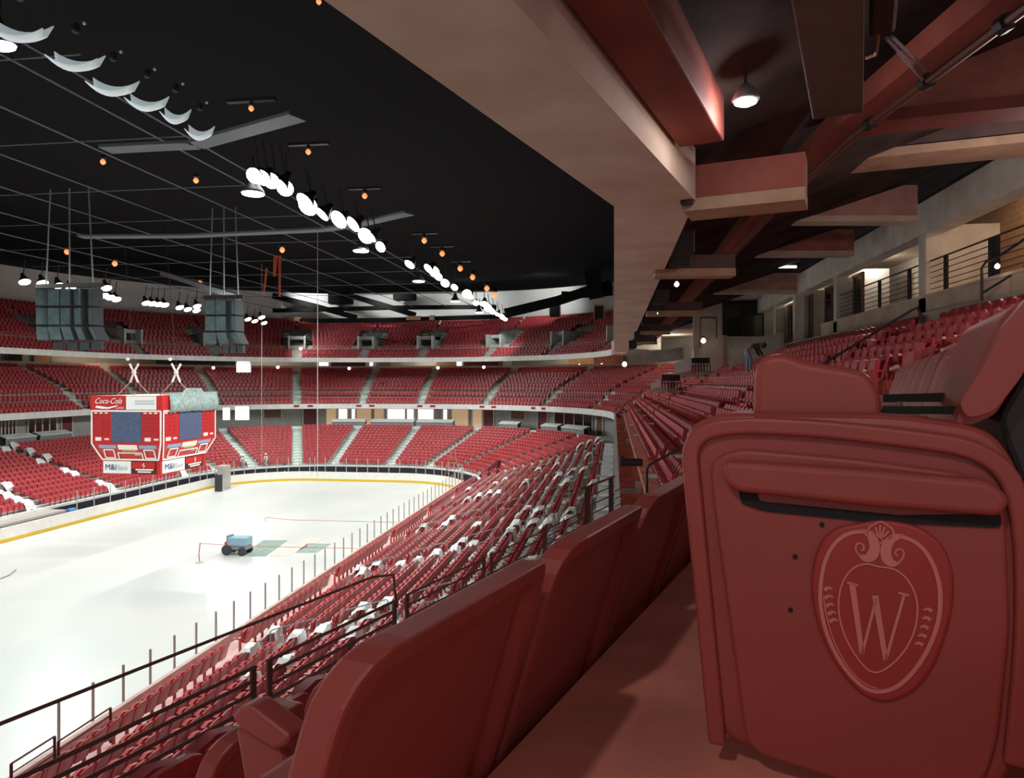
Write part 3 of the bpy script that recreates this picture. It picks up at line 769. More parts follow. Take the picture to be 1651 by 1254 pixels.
# ------------------------------------------------------------------ right-hand concourse: curb, railing, wall, openings
XC = 10.0
m = MB(); m.fbox((XC, 17.0, 13.35), (0, 19.6, 0), (.28, 0, 0), Z*.75)
m.fbox((XC-.03, 16.6, 14.02), (0, 20, 0), (.36, 0, 0), Z*.09); struct(m, 'concourse_curb', 'concrete_beam')
t = thing('concourse_railing', (XC+.1, 25, 14.1), 'dark horizontal bar railing with wide black posts on the right-hand curb', 'railing')
for px in (1378, 1418, 1466, 1525, 1598, 1607, 1690):
    p = UX(px, 460, XC+.14); m = MB(); m.box(XC+.12, XC+.17, p.y-.12, p.y+.12, 14.05, 15.22); m.build('post', 'steel_black', t)
for h in (15.2, 15.0, 14.82, 14.64, 14.46, 14.28):
    m = MB(); m.tube([(XC+.145, 16.8, h), (XC+.145, 36.6, h)], .028 if h > 15.1 else .014, 6); m.build('rail', 'steel_rail' if h < 15.1 else 'steel_black', t)
# longitudinal concrete beam over the concourse opening, slab, wall
m = MB(); m.box(XC-.05, XC+.55, 8, 68, 16.1, 17.15); struct(m, 'concourse_edge_beam', 'concrete_white')
m = MB(); m.box(XC+.55, XC+4.2, 6, 68, 16.9, 17.2); struct(m, 'ceiling_concourse', 'concrete_beam')
XWL = XC+2.3
m = MB(); m.box(XWL, XWL+.3, 4, 30.2, 13.4, 16.9); struct(m, 'wall_concourse_block', 'block_wall')
m = MB(); m.box(XWL+1.2, XWL+1.5, 30, 70, 13.4, 16.9); struct(m, 'wall_concourse_right', 'concrete_white')
for k, (px, w, mt) in enumerate(((1492, .55, 'concrete_white'), (1350, .5, 'concrete_white'), (1283, .5, 'concrete_white'), (1252, .5, 'concrete_white'))):
    p = UX(px, 450, XC+.1); m = MB(); m.box(XC, XC+.5, p.y-w/2, p.y+w/2, 13.4, 16.1)
    m.box(XC+.5, XC+2.3, p.y-.1, p.y+.1, 13.4, 16.4)
    struct(m, 'column_%d' % (k+1), mt, 'white concrete column %s along the concourse' % nth(k))
m = MB(); m.box(XWL-.06, XWL+.02, 17.4, 19.6, 13.6, 14.35); tag(m.build('wall_vent', 'black_gap'), 'black rectangular vent opening in the block wall at the right', 'vent')
for k, (a, b, lab) in enumerate(((33, 38.5, 'dark glazed window wall behind the railing, nearest the block wall'), (41, 47, 'dark glazed window wall with brown mullions further along the concourse'))):
    x = XC+.75; t = thing('window_wall', (x, a, 13.4), lab, 'window', 'concourse windows')
    m = MB(); m.box(x, x+.04, a, b, 13.9, 16.0); m.build('pane', 'glass_dark', t)
    m = MB(); n = 5
    for i in range(n+1): y = a+(b-a)*i/n; m.box(x-.05, x+.06, y-.05, y+.05, 13.5, 16.1)
    m.box(x-.05, x+.06, a, b, 13.5, 13.9); m.box(x-.05, x+.06, a, b, 15.98, 16.1); m.build('frame', 'door_brown', t)
p0 = UD(1165, 542, 50); p1 = UD(1231, 540, 50); hgt = (542-485)*50/F
t = thing('glass_door', p0, 'dark double glass door facing the camera where the concourse turns', 'door')
dx = p1-p0; dx.z = 0; nn = Vector((-dx.y, dx.x, 0)).normalized()
m = MB(); m.fbox(p0, dx, nn*.06, Z*hgt); m.build('pane', 'glass_dark', t)
m = MB()
for f in (0, .46, .97): m.fbox(p0+dx*f-nn*.06, dx*.035, nn*.08, Z*hgt)
m.fbox(p0-nn*.06+Z*(hgt-.12), dx, nn*.08, Z*.14); m.build('frame', 'steel_black', t)
m = MB(); m.fbox(p0+nn*.12-dx*.7-Z*2.0, dx*3.6, nn*.2, Z*7.2); struct(m, 'wall_concourse_turn', 'concrete_white')
# wooden door frame and low walls along the stair mouths
t = thing('door_frame', UD(1140, 560, 46), 'empty red-brown timber door frame standing on a white wall', 'door frame')
for a, b in (((1129, 560), (1129, 512)), ((1155, 545), (1155, 512)), ((1129, 512), (1155, 512))):
    m = MB(); m.tube([UD(*a, 46), UD(*b, 46)], .06, 4); m.build('jamb', 'door_brown', t)
for k, (pts, zc, mt, lab) in enumerate((
    ([(1176, 563), (1257, 535), (1257, 570), (1176, 600)], 40, 'concrete_white', 'white low wall panel behind the bending worker'),
    ([(1128, 553), (1166, 540), (1166, 600), (1128, 612)], 47, 'concrete_white', 'tall pale wall with rusty stains beside the stair mouth'),
    ([(1036, 572), (1096, 560), (1096, 578), (1036, 584)], 58, 'steps_pale', 'long grey low wall behind the farthest seats'))):
    P = [UD(x, y, zc) for x, y in pts]; m = MB(); m.prism(P, Vector((.3, .3, 0))); struct(m, 'low_wall_%d' % (k+1), mt, lab)
for k, (x0, x1, ya, yb, zc, lab) in enumerate(((1087, 1115, 581, 603, 44, 'slanted white board above dark folding chairs on the upper wheelchair platform'), (1049, 1066, 615, 628, 41, 'square white board on the lower wheelchair platform'))):
    m = MB(); m.prism([UD(x0, ya+4, zc), UD(x1, ya-4, zc), UD(x1, yb-6, zc), UD(x0, yb, zc)], Vector((.05, .2, 0))); tag(m.build('white_board', 'panel_white'), lab, 'board')
    for i in range(5):
        px = x1+2+i*4.5; py = (yb+ya)/2-1; zz = zc-.3
        p = UD(px, py+9, zz); t = thing('folding_chair', p, 'dark folding chair, %s from the %s white board' % (nth(i), ('upper slanted', 'lower square')[k]), 'chair', 'dark chairs on the platforms')
        m = MB(); m.fbox(p+Z*.42, (.4, 0, 0), (0, .4, 0), Z*.04); m.build('seat', 'steel_black', t)
        m = MB(); m.fbox(p+Z*.55+Vector((0, .4, 0)), (.4, 0, 0), (0, .04, 0), Z*.35); m.build('backrest', 'steel_black', t)
        for sx in (0, .37):
            m = MB(); m.fbox(p+Vector((sx, 0, 0)), (.03, 0, 0), (0, .03, 0), Z*.44); m.fbox(p+Vector((sx, .38, 0)), (.03, 0, 0), (0, .03, 0), Z*.9); m.build('leg', 'steel_black', t)
    m = MB(); m.fbox(UD(x0, yb+4, zc), UD(x1+26, yb+1, zc)-UD(x0, yb+4, zc), (.6, 1.6, 0), Z*.15); struct(m, 'platform_%d' % (k+1), 'steps_pale', 'wheelchair platform in the middle tier')
# ------------------------------------------------------------------ overhead, under the upper deck
def ubox(v0, v1, z0, h, uend, mt, label, cat='beam', ustart=-4, name='ceiling_beam', pitch=0):
    m = MB(); m.fbox(UV(ustart, v0, z0), U*(uend-ustart), V*(v1-v0), Z*h); return tag(m.build(name, mt, bevel=.02), label, cat)
e = UZ(1095, 238, 14.35); u1 = e.dot(U)
ubox(UZ(1095, 238, 14.35).dot(V), UZ(1160, 214, 14.35).dot(V), 14.35, .75, u1, 'beam_red_bounce', 'red-brown boxed beam running beside the big concrete edge', name='ceiling_beam')
ubox(UZ(1095, 238, 14.35).dot(V)-.55, UZ(1095, 238, 14.35).dot(V), 14.75, .9, u1+1.6, 'beam_red_bounce', 'upper red-brown beam tucked behind the concrete edge', name='ceiling_beam')
e = UZ(1310, 192, 14.1)
ubox(UZ(1310, 192, 14.1).dot(V), UZ(1392, 181, 14.1).dot(V), 14.1, .8, UZ(1350, 188, 14.1).dot(U), 'beam_dark', 'wide dusky concrete block beam hanging right of the white lamp', name='ceiling_beam')
def cross(p, q, w, h, mt, label, name='cross_beam', flange=None):
    t = thing(name, (Vector(p)+Vector(q))/2, label, 'beam', 'cross beams under the upper deck')
    m = MB(); m.beam(p, q, w, h); m.build('web', mt, t)
    m = MB(); m.beam(Vector(p)-Z*.16, Vector(q)-Z*.16, w*1.25, .18); m.build('flange', flange or 'beam_tan', t); return t
cross(UZ(1108, 332, 13.98), UZ(1300, 312, 13.98), .55, .52, 'beam_red_bounce', 'lit red beam meeting the corner of the concrete edge')
cross(UZ(1370, 258, 16.3), UZ(1860, 207, 16.3), .9, 1.1, 'beam_dark', 'broad dark cross beam at the upper right with a tan lower edge')
cross(UZ(1394, 192, 15.4), UZ(1800, 150, 15.4), .5, 1.5, 'beam_bright_bounce', 'tall red-lit cross beam behind the pipe at the top right', flange='beam_red_bounce')
for k, (px0, px1, py, z) in enumerate(((1054, 1182, 437, 13.95), (1042, 1132, 503, 13.95), (1026, 1080, 535, 13.95), (1018, 1058, 552, 13.95))):
    cross(UZ(px0, py, z), UZ(px1, py-1, z), .4, .35, 'beam_dark', 'short tan cross beam between the concrete edge and the pipe, %s away' % nth(k), flange='beam_tan')
for k, (px0, px1, py, z, lab) in enumerate(((1255, 1472, 352, 16.3, 'pink-lit cross beam right of the pipe, nearest of the row'), (1205, 1372, 407, 16.3, 'red-lit cross beam right of the pipe, second of the row'), (1140, 1292, 469, 16.3, 'pink-lit cross beam above two fluorescent tubes, third of the row'), (1105, 1245, 506, 16.3, 'pale cross beam above the dark glass door, fourth of the row'), (1080, 1170, 528, 16.3, 'pale cross beam, farthest of the row right of the pipe'))):
    zc = F*(z-EYE)/(615-py)
    cross(UZ(px0, py, z), UZ(px1, py, z), .5, (.95, .85, .95, .7, .7)[k], ('beam_pink_bounce', 'beam_bright_bounce', 'beam_pink_bounce', 'concrete_white', 'concrete_white')[k], lab, flange='concrete_beam')
for i, (a, b) in enumerate((((1201, 430), (1240, 430)), ((1246, 430), (1284, 430)))):
    m = MB(); m.tube([UZ(*a, 17.2), UZ(*b, 17.2)], .07); tag(m.build('fluorescent_tube', 'tube_light'), ('left', 'right')[i]+' of two glowing fluorescent tubes under the deck', 'lamp')
# long pipe with its bracket strip
K = UZ(1378, 218, 14.8)
pl = [UZ(1655, 12, 14.8), K, UZ(1245, 340, 14.8), UZ(1060, 545, 14.8)]
pl[0] = K+(pl[0]-K)*1.3
t = thing('overhead_pipe', K, 'long dark pipe hung under the deck running diagonally to the far end', 'pipe')
m = MB(); m.tube(pl, .055, 8); m.build('pipe', 'steel_rail', t)
m = MB()
for a, b in zip(pl[:-1], pl[1:]): m.beam(a+Z*.12, b+Z*.12, .5, .30)
m.build('carrier_beam', 'beam_red_bounce', t)
for f in (.3, .6, .9):
    p = pl[0]+(pl[1]-pl[0])*f; m = MB(); m.lathe(p-(pl[1]-pl[0]).normalized()*.06, pl[1]-pl[0], [(.09, 0), (.09, .12)], 8); m.build('coupling', 'steel_black', t)
# hanging duct with two struts
t = thing('hanging_duct', UZ(1425, 60, 14.6), 'black hanging duct box at the top right with two thin struts', 'duct')
a = UZ(1424, 58, 14.6); m = MB(); m.fbox(a-V*.12-U*.02, V*.22, -U*2.5, Z*.3); m.build('box', 'steel_black', t, bevel=.03)
for dp in ((1430, 62, 1488, 128), (1438, 60, 1492, 112)):
    m = MB(); m.tube([UZ(dp[0], dp[1], 14.6), UZ(dp[2], dp[3], 14.8)], .02); m.build('strut', 'steel_grey', t)
m = MB(); m.tube([UZ(1415, 0, 14.7), UZ(1415, 70, 14.7), UZ(1412, 88, 14.7), UZ(1396, 94, 14.7)], .018); m.build('conduit', 'beam_tan', t)
# the white lamp under the deck (plus two added, unseen fill lamps)
def deck_lamp(p, lab):
    t = thing('work_lamp', p, lab, 'lamp', 'white lamps under the upper deck')
    m = MB(); m.lathe(p, Z, [(.11, 0), (.16, .02), (.10, .14), (.05, .2)], 16); m.build('housing', 'steel_grey', t, smooth=True)
    m = MB(); m.lathe(p-Z*.045, Z, [(.06, 0), (.125, .03), (.13, .045)], 16); m.build('lens', 'lamp_lilac', t)
    m = MB(); m.tube([p+Z*.18, p+Z*.9], .02); m.build('stem', 'steel_black', t)
    return p
LAMP1 = deck_lamp(UZ(1202, 164, 14.55), 'bright white lamp hanging under the deck left of the wide block beam')
LAMP_FILL = deck_lamp(UV(-2.6, -.75, 14.5), 'added unseen fill lamp under the deck above the camera position')
LAMP_FILL_B = deck_lamp(UV(15.0, 3.2, 15.2), 'added unseen fill lamp under the deck behind the cross beams')
for k, (px, py, z) in enumerate(((1091, 458, 14.3), (1061, 505, 14.2), (1200, 561, 13.9))):
    pass
for k, (px, py, zc, lab) in enumerate(((1091, 458, 19.5, 'small glowing bulb under the deck beside the concrete edge'), (1060, 505, 27, 'small glowing bulb further along the concrete edge'), (1608, 429, 18.3, 'small bare bulb on the right-hand curb below the railing'), (1007, 587, 66, 'tiny bulb over the far corner seats'), (1134, 549, 45, 'tiny bulb at the foot of the timber door frame'))):
    t = thing('bulb_lamp', UD(px, py, zc), lab, 'lamp', 'small bulbs'); r = .0033*zc
    m = MB(); p = UD(px, py, zc); m.lathe(p-Z*r, Z, [(r*.5, 0), (r, r*.6), (r, r*1.2), (r*.4, r*2)], 10); m.build('bulb', 'lamp_bulb', t, smooth=True)
    m = MB(); m.lathe(p+Z*r, Z, [(r*.5, 0), (r*.5, r)], 8); m.build('socket', 'steel_black', t)
# dark speakers hanging along the concrete edge
for k, (px, py, zc) in enumerate(((1096, 412, 16.5), (1100, 392, 15.5), (1066, 478, 24), (1055, 490, 27), (1044, 515, 31), (1030, 541, 38), (1020, 555, 46))):
    p = UD(px, py, zc); t = thing('edge_speaker', p, 'small black box speaker hung behind the concrete edge, %s from the near end' % nth(k), 'speaker', 'box speakers behind the concrete edge')
    m = MB(); m.fbox(p-Vector((.25, .2, .25)), (.5, 0, 0), (0, .4, 0), Z*.5); m.build('cabinet', 'steel_black', t, bevel=.03)
    m = MB(); m.tube([p+Z*.2, p+Z*.9], .025); m.build('bracket', 'steel_black', t)
# lip joint on the edge
m = MB(); m.fbox(UZ(1097, 318, 13.99)-U*.0, U*.12, V*.16, -Z*.10); tag(m.build('edge_bracket', 'steel_black'), 'small dark steel bracket at the corner of the concrete edge', 'bracket')
# ------------------------------------------------------------------ glass support posts on the boards
m = MB(); m.tube([(0, 0, .6), (0, 0, 2.62)], .04, 6); me_post = m.mesh('glass_post', 'post_grey')
def post(x, y, lab):
    o = link('glass_post', me_post); o.location = (x, y, 0); tag(o, lab, 'post', 'bare glass posts along the boards')
n = 0; y = 17.4
while y < 69:
    post(-14.9, y, 'thin upright glass post on the near boards, %s from the bottom left' % nth(n)); y += 1.285; n += 1
n = 0
for g in range(7, 84, 8):
    post(-23.5+8.6*math.cos(math.radians(g)), 68.8+8.6*math.sin(math.radians(g)), 'thin glass post round the right far rink corner, %s from the near side' % nth(n)); n += 1
n = 0; x = -23.8
while x > -34: post(x, 77.4, 'thin glass post on the far end boards, %s from the right' % nth(n)); x -= 1.25; n += 1
n = 0
for g in range(94, 180, 8):
    post(-33.8+8.6*math.cos(math.radians(g)), 68.8+8.6*math.sin(math.radians(g)), 'thin glass post round the left far rink corner, %s from the end boards' % nth(n)); n += 1
n = 0; y = 68.5
while y > 51.0: post(-42.4, y, 'thin glass post on the far side boards, %s from the corner' % nth(n)); y -= 1.9; n += 1
# blue box and players bench opening on the far side
p = UZ(116, 845, 0); m = MB(); m.box(p.x-.25, p.x+.1, p.y-.3, p.y+.35, 0, 1.25); tag(m.build('blue_bin', 'blue_box', bevel=.03), 'blue upright box standing against the far boards', 'box')
m = MB(); m.box(-44.0, -42.6, 40, 50.5, 1.05, 1.25); m.box(-44.0, -43.9, 40, 50.5, 0, 1.2); tag(m.build('players_bench', 'post_grey'), 'long pale bench shelf above a dark gap behind the far boards', 'bench')
m = MB(); p = UZ(362, 790, 0); m.box(p.x-1.2, p.x-.2, p.y+.6, p.y+1.6, 0, 2.45); tag(m.build('corner_cabinet', 'concrete', bevel=.04), 'grey upright cabinet behind the boards at the far left corner', 'cabinet')
m = MB(); p = UZ(352, 792, 0); m.box(p.x-.3, p.x+.3, p.y-.2, p.y+.3, .0, 1.7); tag(m.build('gate_post', 'speaker_dark', bevel=.03), 'dark gate post in the boards at the far left corner', 'post')
# step ladder at the right far corner
p = UZ(722, 782, 0); t = thing('step_ladder', p, 'tall wooden step ladder standing by the right far corner of the boards', 'ladder')
for a, b in (((-1.0, 0), (0, .1)), ((.9, 0), (0, .1))):
    m = MB(); m.tube([p+Vector((a[0], 2.4, .3)), p+Vector((a[0]*.15, 2.6, 3.6))], .06, 4); m.build('rail', 'wood', t)
for k in range(4):
    f = .2+.18*k; m = MB(); m.tube([p+Vector((-1.0*(1-.85*f), 2.4, .3+3.3*f)), p+Vector((.9*(1-.85*f), 2.45, .3+3.3*f))], .03, 4); m.build('rung', 'wood', t)
# vertical drop ropes
for k, (px, yb, zc, lab) in enumerate(((422, 745, 80, 'thin pale rope hanging from the roof, left of two'), (512, 770, 62, 'thin pale rope hanging from the roof to the ice, right of two'))):
    p = UD(px, yb, zc); p.z = max(p.z, .02); m = MB(); m.tube([p, (p.x, p.y, 24.5)], .022 if k == 0 else .028, 5); tag(m.build('hanging_rope', 'rope'), lab, 'rope', 'hanging ropes')
# things on the ice
t = thing('utility_tractor', UZ(380, 893, 0), 'small green and blue utility tractor parked on the ice beside the floor mats', 'tractor')
P0 = UZ(380, 893, 0)
def tb(x0, x1, y0, y1, z0, z1, nm, mt, bev=.04):
    m = MB(); m.box(P0.x+x0, P0.x+x1, P0.y+y0, P0.y+y1, z0, z1); return m.build(nm, mt, t, bevel=bev)
tb(-.55, .95, -.4, .4, .35, .62, 'chassis', 'tractor_green'); tb(-.6, -.1, -.35, .35, .6, .85, 'bonnet', 'banner_orange'); tb(-.35, .95, -.45, .45, .62, 1.15, 'body', 'tractor_blue'); tb(-.5, -.28, -.3, .3, .85, 1.25, 'cowl', 'tractor_green')
for x, r in ((-.40, .34), (.65, .27)):
    for y in (-.5, .42):
        m = MB(); m.lathe(P0+Vector((x, y, r)), (0, 1, 0), [(r*.5, 0), (r, .03), (r, .15), (r*.5, .18)], 16); m.build('wheel', 'tyre', t)
def floor_quad(pts, nm, mt, lab, cat, h=.015):
    m = MB(); m.prism([UZ(x, y, .004) for x, y in pts], Z*h); return tag(m.build(nm, mt), lab, cat, 'mats lying on the ice')
floor_quad([(388, 897), (428, 897), (464, 871), (424, 871)], 'floor_mat', 'mat_green', 'grey-green floor mat beside the tractor, left of two', 'mat')
floor_quad([(432, 897), (462, 897), (528, 866), (498, 867)], 'floor_mat', 'mat_pink', 'pale pink floor mat between the two grey ones', 'mat')
floor_quad([(476, 891), (510, 891), (534, 877), (496, 876)], 'floor_mat', 'mat_green', 'grey-green floor mat, right of two', 'mat')
p = UZ(322, 907, 0)
t = thing('marking_stake', p, 'leaning stake on a flat base holding the red string', 'stake')
m = MB(); m.tube([p+Z*.02, p+Vector((-.06, 0, .5)), p+Vector((.03, 0, 1.25))], .03, 6); m.build('stake', 'string_red', t)
m = MB(); m.lathe(p, Z, [(.28, 0), (.26, .04), (.05, .06)], 12); m.build('base', 'post_grey', t)
sx = p+Vector((.03, 0, 1.2)); ex = UX(580, 884, -15.0); m = MB(); m.tube([sx, UZ(380, 879, 1.0), UZ(420, 881, .9), ex], .016, 4); tag(m.build('string_line', 'string_red'), 'long red string stretched low over the mats on the ice', 'string')
a, b, c = UZ(428, 834, .4), UZ(470, 838, .4), UX(640, 842, -15.0); m = MB(); m.tube([a, b, c], .018, 4); m.tube([a, a-Z*.39], .02, 4); tag(m.build('string_line', 'string_red'), 'second red string farther across the ice toward the near boards', 'string')
m = MB(); m.tube([UZ(0, 933, .03), UZ(15, 927, .03), UZ(26, 918, .03)], .03, 5); tag(m.build('hose', 'steel_grey'), 'short dark curve of hose on the ice at the left edge', 'hose')
# ------------------------------------------------------------------ centre-hung scoreboard
bx, by = -27.6, 40.5; wx, wy = 4.8, 5.9; z0, z1, z2, z3, z4 = 5.48, 6.36, 7.42, 9.50, 10.42; ins = .42
t = thing('scoreboard', (bx-wx/2, by+wy/2, z0), 'red four-sided scoreboard with blue screens lowered above the ice', 'scoreboard'); SB = t
def frustum(m, i0, za, i1, zb):
    m.hexa([(bx-wx+i0, by+i0, za), (bx-i0, by+i0, za), (bx-i0, by+wy-i0, za), (bx-wx+i0, by+wy-i0, za), (bx-wx+i1, by+i1, zb), (bx-i1, by+i1, zb), (bx-i1, by+wy-i1, zb), (bx-wx+i1, by+wy-i1, zb)])
m = MB(); frustum(m, ins, z0, ins, z1); m.build('lower_sign_band', 'board_red', t)
m = MB(); frustum(m, ins, z1, 0, z2); frustum(m, 0, z2, 0, z3); body = m.build('cabinet', 'board_red', t)
m = MB(); frustum(m, -.04, z3, -.04, z4); m.build('top_sign_band', 'board_red', t)
X_, Y_ = Vector((1, 0, 0)), Vector((0, 1, 0))
bev = math.atan2(ins, z2-z1)
class Face:
    def __init__(s, o, ax, wid, n): s.o = o; s.ax = ax; s.w = wid; s.n = n
    def pt(s, f, z, lift=.0):
        k = ins*(z2-z)/(z2-z1) if z1 < z < z2 else (ins if z <= z1 else (-.04 if z > z3 else 0))
        k2 = k
        return s.o+s.ax*(f*s.w)-s.n*k2+Z*z+s.n*lift
FA = Face(Vector((bx-wx, by, 0)), X_, wx, Vector((0, -1, 0))); FB = Face(Vector((bx, by, 0)), Y_, wy, X_)
def rect(fc, f0, f1, za, zb, nm, mt, lift=.03, parent=None):
    m = MB(); P = [fc.pt(f0, za, lift), fc.pt(f1, za, lift), fc.pt(f1, zb, lift), fc.pt(f0, zb, lift)]
    i = m.add(P); j = m.add([q-fc.n*(lift+.02) for q in P]); m.face((i, i+1, i+2, i+3))
    for k in range(4): m.face((i+k, j+k, j+(k+1) % 4, i+(k+1) % 4))
    return m.build(nm, mt, parent or SB)
def lines(fc, pts, w, nm, mt, lift=.04, closed=False):
    m = MB(); n = len(pts)
    for i in range(n if closed else n-1):
        a, b = pts[i], pts[(i+1) % n]; A, B = fc.pt(a[0], a[1], lift), fc.pt(b[0], b[1], lift); m.beam(A, B, w, .03, up=fc.n)
    return m.build(nm, mt, SB)
EPS = .001
for fc, scr in ((FA, (.285, .715)), (FB, (.295, .72))):
    rect(fc, scr[0], scr[1], 7.52, z3-.06, 'screen', 'screen_blue')
    lines(fc, [(.0+.1, z1+.05), (.012, z2), (.012, z3-.03), (.988, z3-.03), (.988, z2), (.9, z1+.05)], .10, 'white_outline', 'board_white_paint', closed=True)
    for a in (.04, .30-.025): pass
    for c0 in (.04, .74):
        for k in range(3):
            for r in range(6): rect(fc, c0+.075*k, c0+.075*k+.058, 7.92+.245*r, 7.92+.245*r+.19, 'digit_panel', 'board_red_dark', .015)
            rect(fc, c0+.075*k+.005, c0+.075*k+.045, 9.30, 9.38, 'caption_strip', 'board_white_paint')
        rect(fc, c0+.02, c0+.10, 7.60, 7.82, 'caption_strip', 'board_white_paint'); rect(fc, c0+.15, c0+.21, 7.66, 7.76, 'caption_strip', 'board_white_paint')
    for a, b in ((.10, .34), (.67, .91)):
        rect(fc, a, b, 7.12, 7.34, 'blue_strip', 'strip_blue')
        lines(fc, [(a+.06, 6.52), (a+.06, 7.04), (a+.20, 7.04), (a+.20, 6.52)], .07, 'clock_frame', 'board_white_paint', closed=True)
    rect(fc, .37, .64, 7.05, 7.36, 'name_strip', 'board_white_paint'); rect(fc, .42, .62, 6.95, 7.03, 'gold_strip', 'gold')
    lines(fc, [(.35, 6.45), (.35, 6.84), (.69, 6.84), (.69, 6.45)], .07, 'shot_frame', 'board_white_paint')
    rect(fc, .58, .66, 6.70, 6.76, 'caption_strip', 'board_white_paint')
    rect(fc, .105, .50, z0+.05, z1-.06, 'bank_sign', 'sign_white'); rect(fc, .51, .86, z0+.06, z1-.06, 'dark_sign', 'sign_black')
    m = MB(); wl = fc.w
    o = fc.pt(.22, 5.90, .06); text_mesh(m, 'M&I', .52, o, fc.ax, Z, .01, wscale=.95*wl/4.8); m.build('lettering', 'ink_blue', SB)
    m = MB(); o = fc.pt(.39, 5.88, .06); text_mesh(m, 'Bank', .44, o, fc.ax, Z, .01, wscale=.85*wl/4.8); m.build('lettering', 'ink_grey', SB)
    rect(fc, .52, .84, z1-.50, z1-.10, 'red_panel', 'board_red', .035)
    m = MB(); o = fc.pt(.69, 6.05, .08); s = .13
    m.prism([o+fc.ax*(x*s)+Z*(y*s) for x, y in ((.3, 1.5), (-.9, .0), (.1, .1), (-.3, -1.5), (.9, .1), (-.05, -.05))], -fc.n*.02); m.build('bolt_mark', 'board_white_paint', SB)
    for zz, a, b in ((5.74, .57, .82), (5.60, .60, .79)): rect(fc, a, b, zz, zz+.09, 'caption_strip', 'board_white_paint', .04)
# top band: cola sign, pale sign
m = MB(); o = FA.pt(.255, 10.08, .05); text_mesh(m, 'Coca-Cola', .50, o, X_, Z+X_*.12, .012, shear=.35, wscale=.86); m.build('lettering', 'sign_white', SB)
m = MB(); P = [FA.pt(f, z, .05) for f, z in ((.07, 9.66), (.16, 9.60), (.26, 9.60), (.36, 9.74), (.40, 9.84), (.34, 9.79), (.25, 9.70), (.15, 9.76), (.08, 9.80))]
m.prism(P, Vector((0, .03, 0))); m.build('ribbon', 'sign_white', SB)
m = MB(); text_mesh(m, 'CLASSIC', .16, FA.pt(.42, 9.66, .05), X_, Z, .012); m.build('lettering', 'sign_white', SB)
rect(FA, .505, .925, z3+.06, z4-.03, 'pale_sign', 'sign_white')
for k in range(2): rect(FA, .63, .90, 10.05-.16*k, 10.12-.16*k, 'caption_strip', 'ink_grey', .04)
# tarpaulin over the right side top band
tp = thing('tarpaulin', (bx, by+wy/2, z4), 'grey-green tarpaulin draped over the top of the right scoreboard side', 'tarpaulin')
m = MB(); rows = []
random.seed(3)
for k in range(15):
    f = .10+k*.065; zb = z3-.06-random.random()*.12
    zt = z4+.10+random.random()*.05+(.32 if k == 9 else 0)
    rows.append([Vector((bx-1.0, by+f*wy, zt-.02)), Vector((bx+.07, by+f*wy, zt)), Vector((bx+.12+random.random()*.07, by+f*wy, (zt+zb)/2)), Vector((bx+.10+random.random()*.08, by+f*wy, zb))])
m.strip(rows); o = m.build('sheet', 'tarp', tp, smooth=True); sm = o.modifiers.new('t', 'SOLIDIFY'); sm.thickness = .04
# suspension rigging
for k, (px, py, fx) in enumerate(((216, 600, .25), (284, 600, .75))):
    c = UD(px, py, 46.5); t = thing('hoist_rigging', c, 'cross-shaped lifting shackle and slings above the scoreboard, %s of two' % ('left', 'right')[k], 'rigging', 'scoreboard rigging')
    m = MB()
    for sx in (-1, 1): m.tube([c+Vector((sx*.32, 0, .55)), c, c+Vector((sx*.28, 0, -.65))], .07, 6)
    m.lathe(c-Z*.12, Z, [(.1, 0), (.16, .1), (.1, .22)], 8); m.build('shackle', 'panel_white', t)
    for sx in (-1, 1):
        m = MB(); m.tube([c+Vector((sx*.28, 0, -.65)), Vector((c.x+sx*1.15, c.y, z4))], .03, 5); m.build('sling', 'rope', t)
    m = MB(); m.tube([c+Z*.5, (c.x-1.0, c.y, 24)], .012, 5); m.build('hoist_cable', 'steel_black', t)
    m = MB(); q = c+Vector((-.45, 0, .75)); m.lathe(q, Z, [(.08, 0), (.13, .08), (.08, .2)], 8); m.build('shackle_pin', 'panel_white', t)
# ------------------------------------------------------------------ roof: grid, catwalks, lamps, speaker clusters
t = thing('roof_grid', (-28, 50, 22.3), 'grey grid of long and cross pipes hung under the black roof', 'grid')
HG = 22.3
for x in (-19.0, -20.4, -24.3, -29.4, -34.3, -39.5, -45, -50.5):
    m = MB(); m.tube([(x, 8, HG), (x, 104, HG)], .045, 5); m.build('long_pipe', 'steel_grid', t)
for k, y in enumerate((22, 30, 38, 45.5, 54, 62, 70, 79, 88)):
    m = MB(); m.tube([(-56, y, HG+.15), (-18, y, HG+.15)], .03, 5); m.build('cross_pipe', 'steel_grid', t)
for k, pts in enumerate(([(170, 243), (260, 238), (315, 236), (350, 226), (480, 190)], [(130, 383), (300, 382), (520, 372), (575, 364), (660, 345)])):
    P = [UZ(x, y, 20.6) for x, y in pts]; t = thing('catwalk', P[2], ('pale bent catwalk beam nearer under the roof', 'pale bent catwalk beam farther under the roof')[k], 'catwalk', 'catwalks')
    for a, b in zip(P[:-1], P[1:]): m = MB(); m.beam(a, b, .8, .12); m.build('deck_section', 'catwalk_grey', t)
random.seed(5)
FL = []
